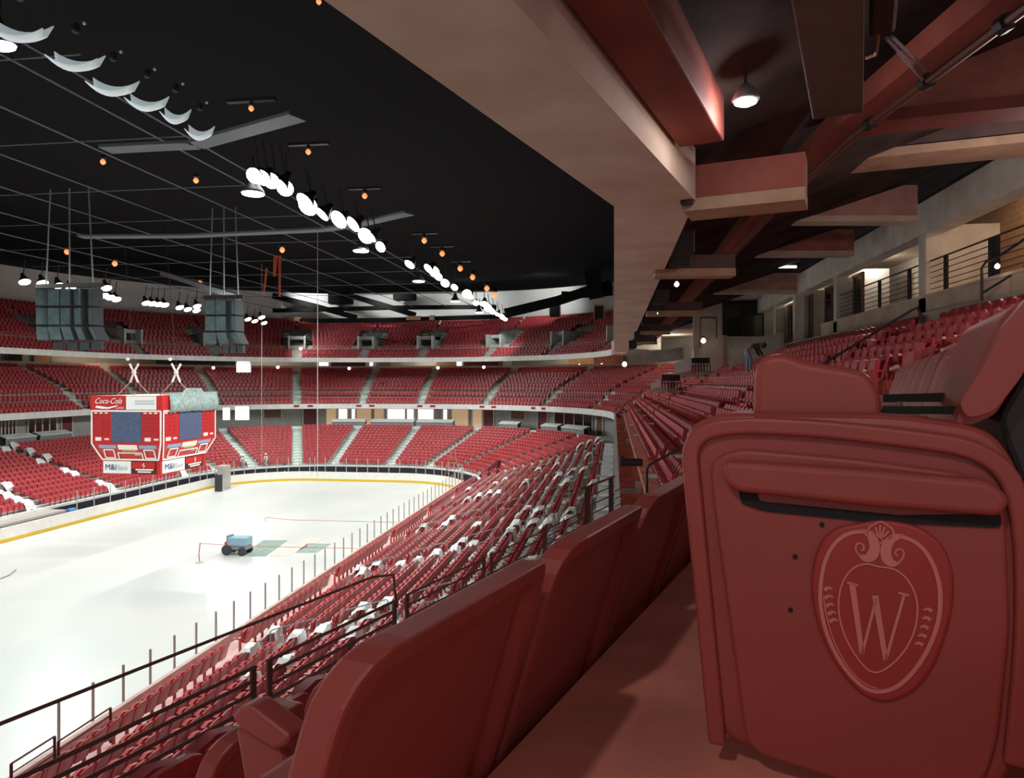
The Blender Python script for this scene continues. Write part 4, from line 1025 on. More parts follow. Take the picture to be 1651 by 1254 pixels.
def flood(px, py, z, lit, lab, s=.42, tilt=(-.55, -.1, -1), grp='floodlights over the near boards', style=0):
    p = UZ(px, py, z); FL.append(p); t = thing('floodlight', p, lab, 'lamp', grp)
    ax = -Vector(tilt).normalized()
    m = MB(); m.lathe(p+ax*.04, ax, [(s, 0), (s*.92, .10), (s*.45, .42), (s*.28, .72)], 14); m.build('hood', 'steel_black' if lit else 'hood_white', t, smooth=True)
    m = MB(); m.lathe(p-ax*.02, ax, [(s*.9, 0), (s*.96, .05)], 14); m.build('lens', 'lamp_white' if lit else 'hood_white', t)
    if style == 0:
        m = MB(); m.tube([p+ax*.5, p+Z*1.6], .035, 5); m.build('stem', 'steel_black', t)
unl = [(32, 52), (122, 100), (182, 141), (237, 166), (283, 187), (322, 214)]
for i, (x, y) in enumerate(unl): 
    p = UZ(x, y, 19.6); t = thing('reflector_hood', p, 'unlit white reflector hood below the roof, %s from the left edge' % nth(i), 'lamp', 'unlit hoods')
    d = Vector((.94, .34, 0)); sd = Vector((-.34, .94, 0)); s = (.62, .62, .62, .55, .40, .42)[i]; lean = -.12
    m = MB(); rows = []
    for k in range(9):
        f = k/8*2-1; ry = d*f*s*1.0; lift = .22*f*f
        rows.append([p+ry+sd*-.30+Z*(lift-.22), p+ry*.85+sd*-.10+Z*(lift-.30), p+ry*.85+sd*.15+Z*(lift*.8-.18), p+ry+sd*.30+Z*(lift+.12)])
    m.strip(rows); o = m.build('reflector', 'hood_added_glow', t, smooth=True); q = o.modifiers.new('t', 'SOLIDIFY'); q.thickness = .03
    m = MB(); m.lathe(p+Z*.75, Z, [(.06, 0), (.1, .05), (.1, .2), (.05, .25)], 10); m.build('ballast', 'steel_black', t)
    m = MB(); m.lathe(p+Z*.95+Vector((.25, 0, 0)), Z, [(.03, 0), (.05, .04), (.03, .08)], 6); m.build('indicator', 'hood_white', t)
lit = [(411, 281), (424, 284), (437, 292), (452, 301), (460, 306), (490, 326), (496, 331), (521, 343), (545, 353), (566, 364), (588, 378), (599, 381), (613, 397), (661, 428), (688, 435), (697, 440), (705, 447), (718, 457), (735, 466), (751, 474), (760, 480), (768, 486), (778, 493), (786, 498), (793, 502), (801, 507), (808, 511), (816, 515)]
random.seed(8)
for i, (x, y) in enumerate(lit): flood(x+random.uniform(-3, 3), y+random.uniform(-3, 3), 19.6, True, 'glowing white floodlight in the line over the near boards, %s from the left' % nth(i),   .32+.22*random.random(), (-.3+random.uniform(-.5, .5), -.8+random.uniform(-.4, .4), -.8))
for i, (x, y) in enumerate([(408, 313), (582, 405), (675, 454), (734, 486), (773, 504)]): flood(x, y, 19.0, True, 'glowing round downlight just below the main line, %s from the left' % nth(i), .48, (0, 0, -1))
for i, (x, y) in enumerate([(40, 455), (69, 457), (95, 461), (114, 466), (172, 465), (168, 477), (178, 480), (188, 483), (236, 489), (246, 490), (256, 491), (266, 492), (290, 496), (303, 499), (318, 494), (317, 501), (400, 515), (411, 518), (422, 512), (426, 521)]):
    flood(x, y, 18.6, True, 'glowing white floodlight in the line over the far boards, %s from the left edge' % nth(i), .40, (.5, -.2, -1), 'floodlights over the far boards')
flood(2, 75, 20, True, 'bright floodlight cut by the left edge of the picture', .36, (.1, .1, -1))
for i, (x, y, zc) in enumerate([(514, 3, 21), (405, 175, 25), (497, 245, 30.5), (588, 316, 38), (684, 388, 49), (713, 409, 55), (742, 433, 62), (762, 447, 68), (785, 465, 76), (797, 475, 80), (166, 261, 36), (316, 291, 40), (108, 406, 60), (185, 425, 64), (322, 457, 74), (455, 403, 62)]):
    p = UD(x, y, zc); t = thing('red_work_light', p, 'glowing red work light, %s' % (('%s from the top in the right-hand line' % nth(i)) if i < 10 else '%s of the scattered ones at the left' % nth(i-10)), 'lamp', 'red work lights'); r = .0036*zc
    m = MB(); m.lathe(p-Z*r, Z, [(r*.4, 0), (r, r*.7), (r, r*1.3), (r*.4, 2*r)], 10); m.build('bulb', 'lamp_warm', t, smooth=True)
    m = MB(); m.lathe(p+Z*r, Z, [(r*.9, 0), (r*1.3, r*.5), (r*.5, r*1.5)], 10); m.build('socket', 'steel_black', t)
    if i < 7:
        m = MB(); m.fbox(p+Vector((-.9, -.1, r*2.6)), (1.8, 0, 0), (0, .2, 0), Z*.12); m.build('mounting_bar', 'steel_black', t)
# loudspeaker clusters
def cluster(cx, top, bot, w, zc, cols, lab, lean):
    c = UD(cx, (top+bot)/2, zc); H = (bot-top)*zc/F; Wd = w*zc/F
    t = thing('speaker_cluster', c, lab, 'speaker', 'hung loudspeaker clusters')
    for k in range(cols):
        f = (k+.5)/cols-.5; ang = TH+lean*(f*2); R = Matrix.Rotation(-f*1.5, 3, 'Z'); ca = c+Vector((f*Wd*CT, f*Wd*ST-.5*abs(f)*0, 0)); cw = Wd/cols*.86
        for r in range(3):
            zt = c.z+H/2-r*H*.36; zb = zt-H*(.34 if r < 2 else .26)
            back = (0, .05, .55)[r]*cw
            fr = R @ Vector((0, -cw*.5, 0)); sd = R @ Vector((cw/2, 0, 0)); bk = R @ Vector((0, cw*.5, 0))
            m = MB(); o = ca+Vector((0, .0, 0))
            A = [o+fr-sd, o+fr+sd, o+bk+sd*.7, o+bk-sd*.7]; off = R @ Vector((0, back, 0))
            shf = Vector((math.copysign(1, -cx+200)*0, 0, 0))
            m.hexa([q+off+Z*(zb-o.z) for q in A]+[q+Z*(zt-o.z) for q in A]); b = m.build('cabinet', 'speaker_dark', t, bevel=.03)
            m = MB(); P = [A[0]+off+Z*(zb-o.z), A[1]+off+Z*(zb-o.z), A[1]+Z*(zt-o.z), A[0]+Z*(zt-o.z)]; cc = sum(P, Vector())/4
            n = (P[1]-P[0]).cross(P[3]-P[0]).normalized(); n = n if n.dot(CAMP-cc) > 0 else -n
            m.prism([cc+(q-cc)*.9+n*.03 for q in P], -n*.02); m.build('grille', 'speaker_grey', b)
    for f in (-.4, 0, .4): m = MB(); m.tube([c+Vector((f*Wd, 0, H/2)), c+Vector((f*Wd*.8, 0, H/2+6.5))], .05, 5); m.build('chain', 'steel_grey', t)
    m = MB(); m.beam(c+Vector((-Wd*.55, 0, H/2+.1)), c+Vector((Wd*.55, 0, H/2+.1)), .3, .25); m.build('bumper_frame', 'steel_black', t)
    for f in (-.3, -.05, .15, .35): m = MB(); m.fbox(c+Vector((f*Wd, .1, -H/2-.55)), (Wd*.16, 0, 0), (0, .3, 0), Z*.5); m.build('down_fill', 'speaker_dark', t)
cluster(112, 466, 550, 106, 46, 5, 'large dark green-grey speaker cluster hung at the left, five columns wide', .3)
cluster(361, 484, 556, 62, 50, 3, 'smaller dark speaker cluster hung left of centre, three columns wide', .3)
p = UD(318, 462, 66); q = UD(386, 482, 60); m = MB(); m.beam(UD(262, 444, 66), UD(384, 483, 57), .5, .4); tag(m.build('lighting_truss', 'steel_grey'), 'pale slanting truss bar above the smaller speaker cluster', 'truss')
# orange banner cloths hanging from the roof
t = thing('hanging_banner', UD(444, 440, 62), 'ragged orange cloth strips hanging from the roof above the far end', 'banner')
for a, b, w in (((441, 412), (440, 445), 6), ((449, 412), (449, 478), 3.5), ((428, 432), (424, 470), 3)):
    m = MB(); A, B = UD(*a, 62), UD(*b, 62); ww = w*62/F; m.hexa([B, B+Vector((ww*.6, 0, 0)), B+Vector((ww*.6, .15, 0)), B+Vector((0, .15, 0)), A, A+Vector((ww, 0, 0)), A+Vector((ww, .15, 0)), A+Vector((0, .15, 0))]); m.build('cloth_strip', 'banner_orange', t)
# roof trusses in front of the end wall
YT = 103.0
def trus(pts, w, lab, d=YT, name='roof_truss'):
    t = thing(name, UY(*pts[0], d), lab, 'truss', 'black roof trusses at the far end')
    for a, b in zip(pts[:-1], pts[1:]):
        m = MB(); m.beam(UY(*a, d), UY(*b, d), w, w); m.build('chord', 'truss_black', t)
    return t
trus([(440, 504), (640, 499), (800, 498)], .6, 'long level black chord in front of the pale end wall')
trus([(440, 521), (620, 519), (820, 513)], .6, 'lowest black chord along the top of the seats')
trus([(440, 481), (505, 497), (573, 516)], .8, 'sloping black truss chord at the left of the end wall')
trus([(560, 480), (610, 494), (668, 512)], .8, 'sloping black truss chord in the middle of the end wall')
for k, (x, a, b, w) in enumerate(((508, 470, 503, 1.3), (575, 484, 518, .7), (612, 476, 498, 1.3), (667, 478, 512, .7), (443, 484, 502, .7))):
    trus([(x, a), (x, b)], w, 'black upright strut before the end wall, %s in order of building' % nth(k) if 0 else 'black upright strut before the end wall, %s along' % nth((1, 2, 3, 4, 0)[k]), YT-.4)
trus([(816, 512), (900, 492), (955, 474), (988, 466)], 1.2, 'heavy sloping black truss at the right above the corner seats', 97)
trus([(905, 478), (940, 480), (988, 476)], .7, 'level black truss tie at the right above the corner seats', 97)
trus([(943, 440), (950, 482)], 2.0, 'thick black truss node at the right above the corner seats', 96)
trus([(857, 504), (857, 522)], .9, 'short black prop under the sloping right truss', 97)
for k, (x0, x1, y0_, y1_) in enumerate(((528, 565, 470, 490), (633, 668, 472, 484), (0, 0, 0, 0))):
    if x1: m = MB(); A = UY(x0, y1_, 104); B = UY(x1, y0_, 104); m.box(A.x, B.x, 104, 105.5, A.z, B.z); tag(m.build('roof_unit', 'truss_black', bevel=.2), 'black box unit hung high before the end wall, %s of two' % ('left', 'right')[k], 'unit')
m = MB(); A = UY(120, 484, 104); 
for k, (x0, x1, y0_, y1_) in enumerate(((474, 482, 511, 518), (655, 678, 509, 516), (692, 700, 508, 516))):
    A = UY(x0, y1_, 102.5); B = UY(x1, y0_, 102.5); m = MB(); m.box(A.x, B.x, 102.5, 103.2, A.z, B.z); tag(m.build('carton', 'paper_tan', bevel=.03), 'brown carton on the top row of the upper tier, %s from the left' % nth(k), 'box')
for k, (x0, x1, y0_, y1_, d) in enumerate(((887, 902, 490, 511, 99), (959, 973, 493, 513, 92))):
    A = UY(x0, y1_, d); B = UY(x1, y0_, d); tt = thing('wall_door', A, 'dark doorway high in the %s stretch of the corner wall' % ('pale', 'brown')[k], 'door', 'dark doorways')
    m = MB(); m.box(A.x, B.x, d, d+.2, A.z, B.z); m.build('door_leaf', 'black_gap', tt); m = MB()
    m.box(A.x-.15, A.x, d-.1, d+.2, A.z, B.z+.15); m.box(B.x, B.x+.15, d-.1, d+.2, A.z, B.z+.15); m.box(A.x-.15, B.x+.15, d-.1, d+.2, B.z, B.z+.15); m.build('frame', 'beam_tan', tt)
# ------------------------------------------------------------------ openings, walls and furniture on the concourses
def wall_panel(P, sa, sb, t_off, za, zb, mt, name, th=.12):
    m = MB(); n = 4; rows = [[], [], [], []]
    for k in range(n+1):
        p, nr = P.at(sa+(sb-sa)*k/n); a = p+nr*(t_off); b = a-nr*th
        rows[0].append(b+Z*za); rows[1].append(b+Z*zb); rows[2].append(a+Z*zb); rows[3].append(a+Z*za)
    m.strip(rows+[rows[0]]); return m
PL = Path(3.6, None, 6.); PM = Path(TC, KM)
def s_px(P, px, z):
    """arc position whose image column is px (far end and corners)"""
    best = None; a = P.s_of('r', 0); b = P.len-25
    for k in range(1600):
        d = a+(b-a)*k/1599; p, _ = P.at(d); q = proj(p.x, p.y, z)
        if q is None: continue
        e = abs(q[0]-px)
        if best is None or e < best[0]: best = (e, d)
    return best[1]
# lower concourse openings: (px0, px1, material, label)
LO = [(545, 561, 'lit_opening', 'bright lit doorway'), (566, 574, 'lit_opening', 'narrow bright doorway'), (624, 654, 'lit_opening', 'wide bright opening'), (656, 668, 'lit_opening', 'bright opening'), (674, 700, 'lit_opening', 'brightest wide opening'), (714, 722, 'lit_opening', 'narrow bright gap'), (526, 543, 'lit_opening_dim', 'tan lit recess'), (575, 600, 'lit_opening_dim', 'tan recess'), (603, 620, 'lit_opening_dim', 'dim tan recess'), (728, 756, 'lit_opening_dim', 'tan recess with shelves'), (762, 778, 'lit_opening_dim', 'dim tan doorway'), (488, 511, 'wall_wine', 'wine red wall panel'), (780, 797, 'wall_wine', 'wine red door panel'), (868, 884, 'wall_wine', 'dark wine door'), (895, 957, 'glass_dark', 'wide dark glazed opening'), (964, 974, 'door_brown', 'brown wooden door'), (824, 848, 'door_brown', 'brown hatch in the pale wall'), (425, 454, 'door_brown', 'brown hatch left of the ropes'), (43, 90, 'glass_dark', 'dark glazed opening'), (0, 24, 'glass_dark', 'dark glazed opening at the left edge'), (98, 115, 'wall_wine', 'dark wine door')]
for k, (a, b, mt, lab) in enumerate(LO):
    sa, sb = s_px(PL, b, 6.2), s_px(PL, a, 6.2)
    hi = 7.55; lo = 5.0
    if 'hatch' in lab: lo = 6.3
    t_, _ = PL.at((sa+sb)/2)
    t = thing('concourse_opening', t_+Z*lo, '%s in the lower concourse wall, %s from the left' % (lab, nth(sorted(q[0] for q in LO).index(a))), 'opening', 'lower concourse openings')
    wall_panel(PL, sa, sb, -.03, lo, hi, mt, 'panel', .1).build('panel', mt, t)
    for s_ in [sa, sb]+([sa+(sb-sa)*f for f in (.25, .5, .75)] if mt == 'glass_dark' else []):
        m = MB(); p, nr = PL.at(s_); m.tube([p-nr*.15+Z*lo, p-nr*.15+Z*hi], .09, 4); m.build('jamb', 'concrete_white', t)
# white counters behind the last row of the lower bowl
for k, (a, b) in enumerate(((536, 590), (598, 668), (672, 731), (806, 837), (875, 902), (908, 945), (5, 55), (60, 112))):
    P = Path(.9, None, 6.); sa, sb = s_px(P, b, 5.6), s_px(P, a, 5.6)
    p, nr = P.at((sa+sb)/2); t = thing('serving_counter', p+Z*4.95, 'grey-white counter behind the lower bowl, %s' % ('%s from the left along the far end' % nth(k) if k < 6 else ('leftmost at the left edge' if k == 6 else 'left of the scoreboard')), 'counter', 'concourse counters')
    m = MB(); r = [[], [], [], []]
    for i in range(5):
        q, n2 = P.at(sa+(sb-sa)*i/4); r[0].append(q-n2*.3+Z*4.95); r[1].append(q-n2*.3+Z*5.75); r[2].append(q+n2*.5+Z*6.05); r[3].append(q+n2*.5+Z*4.95)
    m.strip(r+[r[0]]); m.build('counter_front', 'steel_grey', t)
    m = MB(); r = [[], [], [], []]
    for i in range(5):
        q, n2 = P.at(sa+(sb-sa)*i/4); r[0].append(q-n2*.4+Z*5.75); r[1].append(q-n2*.4+Z*5.83); r[2].append(q+n2*.55+Z*6.13); r[3].append(q+n2*.55+Z*6.05)
    m.strip(r+[r[0]]); m.build('counter_top', 'fascia_white', t)
struct(sweep([(-.95, 4.6), (-.95, 5.30), (-.83, 5.30), (-.83, 4.6)], None, 6.), 'lower_bowl_back_curb', 'aisle_pale')
# near side loge desks
for k in range(12):
    y = 18.2+k*3.6
    t = thing('loge_desk', (-.4, y, 4.95), 'white slanting desk unit behind the near lower bowl, %s from the camera' % nth(k), 'desk', 'white desks along the near side')
    m = MB(); m.hexa([(-.80, y, 5.6), (-.05, y, 5.85), (-.05, y+2.9, 5.85), (-.80, y+2.9, 5.6), (-.80, y, 5.66), (-.05, y, 5.91), (-.05, y+2.9, 5.91), (-.80, y+2.9, 5.66)]); m.build('desk_top', 'plastic_white', t)
    for yy in (y, y+2.85):
        m = MB(); m.box(-.78, -.02, yy, yy+.05, 4.95, 6.1); m.build('divider', 'plastic_white', t)
    for i in range(3):
        m = MB(); m.box(-.55, -.2, y+.3+.8*i, y+.65+.8*i, 4.95, 5.5); m.build('stool', 'seat_red', t)
# upper concourse openings above the middle tier (far end)
UO = [(381, 403, 13.55, 15.0, 'lit_opening', 'large bright white opening'), (513, 531, 13.6, 14.9, 'lit_opening', 'bright white opening'), (595, 603, 13.6, 14.9, 'lit_opening', 'narrow bright opening'), (736, 746, 13.6, 14.9, 'lit_opening', 'bright white opening'), (811, 826, 13.6, 14.9, 'fascia_white', 'pale panel'), (534, 590, 13.5, 14.8, 'wall_wine', 'dark red recess'), (612, 630, 13.5, 14.8, 'wall_brown', 'tan wall stretch'), (704, 735, 13.5, 14.8, 'wall_brown', 'tan lit recess'), (748, 805, 13.5, 14.8, 'wall_wine', 'dusky recess'), (918, 960, 13.5, 14.8, 'wall_brown', 'brown recess'), (960, 1005, 13.5, 14.8, 'beam_red_bounce', 'red-brown recess'), (10, 34, 13.5, 14.6, 'black_gap', 'black opening'), (54, 82, 13.5, 14.6, 'wall_brown', 'brown door with a cart'), (225, 246, 13.5, 14.6, 'wall_brown', 'brown door'), (250, 380, 13.5, 14.5, 'wall_navy', 'long dark recess')]
PU_ = Path(TC+4.0, KM)
for k, (a, b, lo, hi, mt, lab) in enumerate(UO):
    sa, sb = s_px(PU_, b, 14), s_px(PU_, a, 14); p, _ = PU_.at((sa+sb)/2)
    t = thing('concourse_opening', p+Z*lo, '%s in the upper concourse wall, %s from the left' % (lab, nth(sorted(q[0] for q in UO).index(a))), 'opening', 'upper concourse openings')
    wall_panel(PU_, sa, sb, -.03, lo, hi, mt, 'panel', .1).build('panel', mt, t)
    for s_ in (sa, sb):
        m = MB(); q, nr = PU_.at(s_); m.tube([q-nr*.15+Z*lo, q-nr*.15+Z*hi], .07, 4); m.build('jamb', 'wall_grey', t)
struct(sweep([(TC-.35, 12.6), (TC-.35, 13.62), (TC-.2, 13.62), (TC-.2, 12.6)], KM, lo=6), 'middle_tier_back_curb', 'concrete')
# lit white signs hanging above and below the left corner stair
for k, (x0, x1, ya, yb, zc) in enumerate(((381, 403, 585, 600, 94), (379, 400, 655, 677, 88), (359, 369, 657, 677, 88))):
    A, B = UD(x0, yb, zc), UD(x1, ya, zc); t = thing('light_box', A, 'glowing white light box by the corner stair, %s' % ('above the middle tier', 'below the middle tier fascia', 'narrow one behind the scoreboard')[k], 'light box')
    w = B-A; w.z = 0; m = MB(); m.fbox(A, w, (0, .25, 0), Z*(B.z-A.z)); m.build('diffuser', 'lit_opening', t)
    m = MB(); m.fbox(A+Vector((-.05, .2, -.05)), w*1.03, (0, .2, 0), Z*(B.z-A.z+.1)); m.build('casing', 'steel_grey', t)
# small bulbs on the upper concourse
for k, (px, py) in enumerate(((448, 592), (563, 594), (706, 593), (780, 592), (934, 589), (970, 588), (344, 593), (246, 592), (160, 577), (485, 562))):
    p = UD(px, py, 97); t = thing('bulb_lamp', p, 'tiny glowing bulb on the upper concourse of the far end, %s' % nth(k), 'lamp', 'small bulbs on the far concourse')
    m = MB(); m.lathe(p-Z*.16, Z, [(.1, 0), (.2, .12), (.2, .24), (.1, .34)], 10); m.build('bulb', 'lamp_bulb', t, smooth=True)
    m = MB(); m.lathe(p+Z*.17, Z, [(.12, 0), (.1, .15)], 8); m.build('socket', 'steel_black', t)
# seat-number plates on the middle tier fascia (tiny red marks)
PF = Path(-.02, KM)
for k, px in enumerate((489, 589, 687, 787, 868)):
    s0 = s_px(PF, px, 7.9); t = None
    for d in (-.9, .9):
        p, nr = PF.at(s0+d); tg = Vector((-nr.y, nr.x, 0)); m = MB(); m.fbox(p-nr*.04+Z*7.85-tg*.35, tg*.7, nr*.05, Z*.26)
        tag(m.build('section_plate', 'board_red_dark'), 'small red plate on the pale tier edge, %s of the %s pair' % ('right' if d < 0 else 'left', nth(k)), 'plate', 'plates on the tier edge')
# end rink side: corner portal wall
m = MB(); m.prism([UD(757, 778, 74), UD(802, 742, 74), UD(802, 760, 74), UD(757, 790, 74)], Vector((.3, .3, 0))); struct(m, 'wall_portal', 'wall_wine')
# ------------------------------------------------------------------ white plastic covers over seats, aisle handrails (near side lower bowl)
def crumple(seed, w=.55, h=.5):
    rnd = random.Random(seed); m = MB(); rows = []
    prof = [(.15, .28), (.22, .56), (.36, .74), (.58, .80+h*.4), (.86, .86+h*.3), (.93, .55), (.97, .30)]
    for y_, z_ in prof: rows.append([Vector((x*w/2*(1+.12*rnd.uniform(-1, 1)), y_+rnd.uniform(-.05, .05), z_-.10*abs(x)**2+rnd.uniform(-.06, .06))) for x in (-1.15, -.7, -.2, .3, .75, 1.15)])
    m.strip(rows); return m
me_cov = [crumple(i).mesh('plastic_cover', 'plastic_white', smooth=False) for i in range(5)]
def cover(st, half, r, side, i, lab):
    P = Path(LOW_T0+.05+LOW_D*r, None, 8.5); s0 = P.s_of(*st); p, nr = P.at(s0+side*(.62+PITCH*(i+.5)))
    o = link('plastic_cover', me_cov[(r*3+i+(side > 0)) % 5]); o.location = p+Z*(low_z(r)+.02); o.rotation_euler = (0, 0, math.atan2(nr.y, nr.x)-PI/2+random.uniform(-.1, .1)); o.scale = (random.uniform(.9, 1.2), 1, random.uniform(.9, 1.1))
    tag(o, lab, 'cover', 'white plastic covers on the near seats')
random.seed(11); n = 0
for q, st in enumerate(STN[:6]):
    for r in range(14):
        for side in (-1, 1):
            if random.random() < (.55, .5, .35, .3, .3, .2)[q]: cover(st, .62, r, side, 0, 'white plastic cover %s the %s near aisle, %s row up' % (('before', 'beyond')[side > 0], nth(q), nth(r)))
for k, (st, r, side, i) in enumerate(((('n', 24), 9, -1, 4), (('n', 24), 11, -1, 6), (('n', 33), 10, 1, 5), (('n', 42), 11, 1, 4), (('n', 33), 6, 1, 7), (('n', 24), 12, 1, 5), (('n', 24), 5, -1, 3), (('n', 24), 3, -1, 5), (('n', 24), 2, -1, 6), (('n', 42), 9, -1, 5), (('n', 51), 11, -1, 6))):
    cover(st, .62, r, side, i, 'white plastic cover lying alone among the red seats of the near side, %s' % nth(k))
for q, st in enumerate((('f', 59), ('f', 50), ('l', 174))):
    for r in range(14):
        if random.random() < .8:
            P = Path(LOW_T0+.05+LOW_D*r, None, 8.5); s0 = P.s_of(*st); p, nr = P.at(s0+(.62+.3)*(1 if random.random() < .5 else -1))
            o = link('plastic_cover', me_cov[r % 5]); o.location = p+Z*(low_z(r)+.02); o.rotation_euler = (0, 0, math.atan2(nr.y, nr.x)-PI/2); o.scale = (1.4, 1, 1)
            tag(o, 'white plastic cover by the %s aisle of the far side, %s row up' % (nth(q), nth(r)), 'cover', 'white plastic covers on the far side')
n = 0
for q, st in enumerate(STN[:5]):
    for r in (1, 4, 7, 10):
        P = Path(LOW_T0+LOW_D*(r+.2), None, 8.5); a, nr = P.at(P.s_of(*st)); P2 = Path(LOW_T0+LOW_D*(r+2.2), None, 8.5); b, _ = P2.at(P2.s_of(*st))
        handrail(a+Z*low_z(r), b+Z*low_z(r+2), .95, .95, 'aisle_handrail', 'steel_grey', 'thin grey handrail in the %s near aisle, %s up from the ice' % (nth(q), nth([1, 4, 7, 10].index(r))), .022, True, 'grey aisle handrails')
# purple railings at the foot of the near lower bowl (bottom left)
for k, (a, b) in enumerate((((18, 1232), (88, 1186)), ((94, 1196), (178, 1140)))):
    A = UX(a[0], a[1], -13.6); B = UX(b[0], b[1], -13.6); A.z = B.z = (A.z+B.z)/2
    t = thing('front_railing', A, 'thin purple railing at the foot of the lower seats, %s at bottom left' % ('first panel', 'second panel')[k], 'railing', 'front railings')
    for p in (A, B):
        m = MB(); m.tube([p-Z*.95, p], .035, 6); m.build('post', 'steel_rail', t)
    for h in (0, .22, .44, .66):
        m = MB(); m.tube([A-Z*h, B-Z*h], .018 if h else .025, 5); m.build('rail', 'steel_rail', t)
# ------------------------------------------------------------------ people
def skin(name, verts, edges, radii, mt, parent, sub=1):
    me = bpy.data.meshes.new(name); wl = wloc(parent)
    me.from_pydata([tuple(Vector(v)-wl) for v in verts], edges, []); me.materials.append(MATS[mt]); o = link(name, me, parent)
    s = o.modifiers.new('skin', 'SKIN'); s.use_smooth_shade = True
    for i, r in enumerate(radii): me.skin_vertices[0].data[i].radius = (r, r*.85)
    me.skin_vertices[0].data[0].use_root = True
    q = o.modifiers.new('sub', 'SUBSURF'); q.levels = sub; q.render_levels = sub; return o
def person(base, face, J, label, shirt, trousers, hat, group=None):
    """J: joints in (forward, side, up) metres"""
    t = thing('person', base, label, 'person', group); fw = Vector((math.cos(face), math.sin(face), 0)); sd = Vector((-math.sin(face), math.cos(face), 0))
    g = lambda p: Vector(base)+fw*p[0]+sd*p[1]+Z*p[2]
    names = ['pelvis', 'waist', 'chest', 'neck', 'head', 'top', 'sl', 'el', 'hl', 'sr', 'er', 'hr', 'kl', 'al', 'tl', 'kr', 'ar', 'tr', 'pl', 'pr', 'fl', 'fr']
    J = dict(J)
    for s_, q in (('l', 1), ('r', -1)):
        h = Vector(J['h'+s_]); e = Vector(J['e'+s_]); d = (h-e).normalized(); J['f'+s_] = tuple(h+d*.10)
        J['t'+s_] = tuple(Vector(J['a'+s_])+Vector((.17, 0, -.05))); J.setdefault('p'+s_, tuple(Vector(J['pelvis'])+Vector((0, .1*q, -.06))))
    V_ = [g(J[n]) for n in names]; I = {n: i for i, n in enumerate(names)}
    E = [(I[a], I[b]) for a, b in (('pelvis', 'waist'), ('waist', 'chest'), ('chest', 'neck'), ('neck', 'head'), ('head', 'top'), ('chest', 'sl'), ('sl', 'el'), ('el', 'hl'), ('hl', 'fl'), ('chest', 'sr'), ('sr', 'er'), ('er', 'hr'), ('hr', 'fr'), ('pelvis', 'pl'), ('pl', 'kl'), ('kl', 'al'), ('al', 'tl'), ('pelvis', 'pr'), ('pr', 'kr'), ('kr', 'ar'), ('ar', 'tr'))]
    R = {'pelvis': .13, 'waist': .125, 'chest': .15, 'neck': .06, 'head': .105, 'top': .08, 'sl': .075, 'sr': .075, 'el': .05, 'er': .05, 'hl': .035, 'hr': .035, 'fl': .03, 'fr': .03, 'kl': .07, 'kr': .07, 'al': .05, 'ar': .05, 'tl': .045, 'tr': .045, 'pl': .10, 'pr': .10}
    skin('body', V_, E, [R[n] for n in names], 'skin', t)
    def sub(nm, ns, es, k, mt): skin(nm, [g(J[n]) for n in ns], [(ns.index(a), ns.index(b)) for a, b in es], [R[n]*k+.012 for n in ns], mt, t)
    sub('shirt', ['waist', 'chest', 'sl', 'sr', 'el', 'er', 'hl', 'hr'], [('waist', 'chest'), ('chest', 'sl'), ('chest', 'sr'), ('sl', 'el'), ('sr', 'er'), ('el', 'hl'), ('er', 'hr')], 1.08, shirt)
    sub('trousers', ['pelvis', 'waist', 'pl', 'pr', 'kl', 'kr', 'al', 'ar'], [('pelvis', 'waist'), ('pelvis', 'pl'), ('pelvis', 'pr'), ('pl', 'kl'), ('pr', 'kr'), ('kl', 'al'), ('kr', 'ar')], 1.1, trousers)
    h = g(J['head']); up = (g(J['top'])-h).normalized()
    m = MB(); m.lathe(h+up*.02, up, [(.128, 0), (.135, .06), (.11, .13), (.05, .165)], 12); m.build('hard_hat' if hat else 'hair', 'hat_white' if hat else 'hair', t, smooth=True)
    m = MB(); q = h+fw*.105; m.lathe(q-up*.03, fw, [(.022, 0), (.012, .03)], 6)
    m.build('nose', 'skin', t)
    m = MB()
    for s_ in (-1, 1): m.lathe(h+fw*.10+sd*s_*.04+up*.01, fw, [(.013, 0), (.008, .012)], 6)
    m.build('eye', 'black_gap', t)
    m = MB()
    for s_ in ('l', 'r'):
        b = g(J['h'+s_]); d = (g(J['f'+s_])-b).normalized(); si = d.cross(Z).normalized()
        for k in range(4): m.tube([b+d*.06+si*(k-1.5)*.02, b+d*.12+si*(k-1.5)*.022, b+d*(.17+.01*(k in (1, 2)))+si*(k-1.5)*.022-Z*.02], [.010, .009, .007], 5)
        m.tube([b+d*.03+si*.03, b+d*.07+si*.07, b+d*.11+si*.075], [.011, .010, .008], 5)
    m.build('fingers', 'skin', t)
    return t
STAND = dict(pelvis=(0, 0, .95), waist=(.01, 0, 1.10), chest=(.02, 0, 1.34), neck=(.03, 0, 1.50), head=(.05, 0, 1.60), top=(.05, 0, 1.72), sl=(.02, .19, 1.40), el=(0, .25, 1.14), hl=(.14, .23, .95), sr=(.02, -.19, 1.40), er=(0, -.25, 1.14), hr=(.16, -.22, 1.0), kl=(.04, .11, .50), al=(0, .11, .09), kr=(.02, -.11, .50), ar=(-.04, -.11, .09))
WALK = dict(STAND, kl=(.16, .11, .50), al=(.12, .11, .09), kr=(-.02, -.11, .50), ar=(-.2, -.11, .12))
BEND = dict(pelvis=(-.10, 0, .92), waist=(.0, 0, 1.06), chest=(.24, 0, 1.18), neck=(.40, 0, 1.22), head=(.52, 0, 1.16), top=(.62, 0, 1.12), sl=(.28, .19, 1.14), el=(.36, .22, .88), hl=(.46, .14, .68), sr=(.28, -.19, 1.14), er=(.38, -.22, .90), hr=(.52, -.12, .72), kl=(-.02, .12, .48), al=(-.08, .12, .09), kr=(.06, -.12, .48), ar=(.0, -.12, .09))
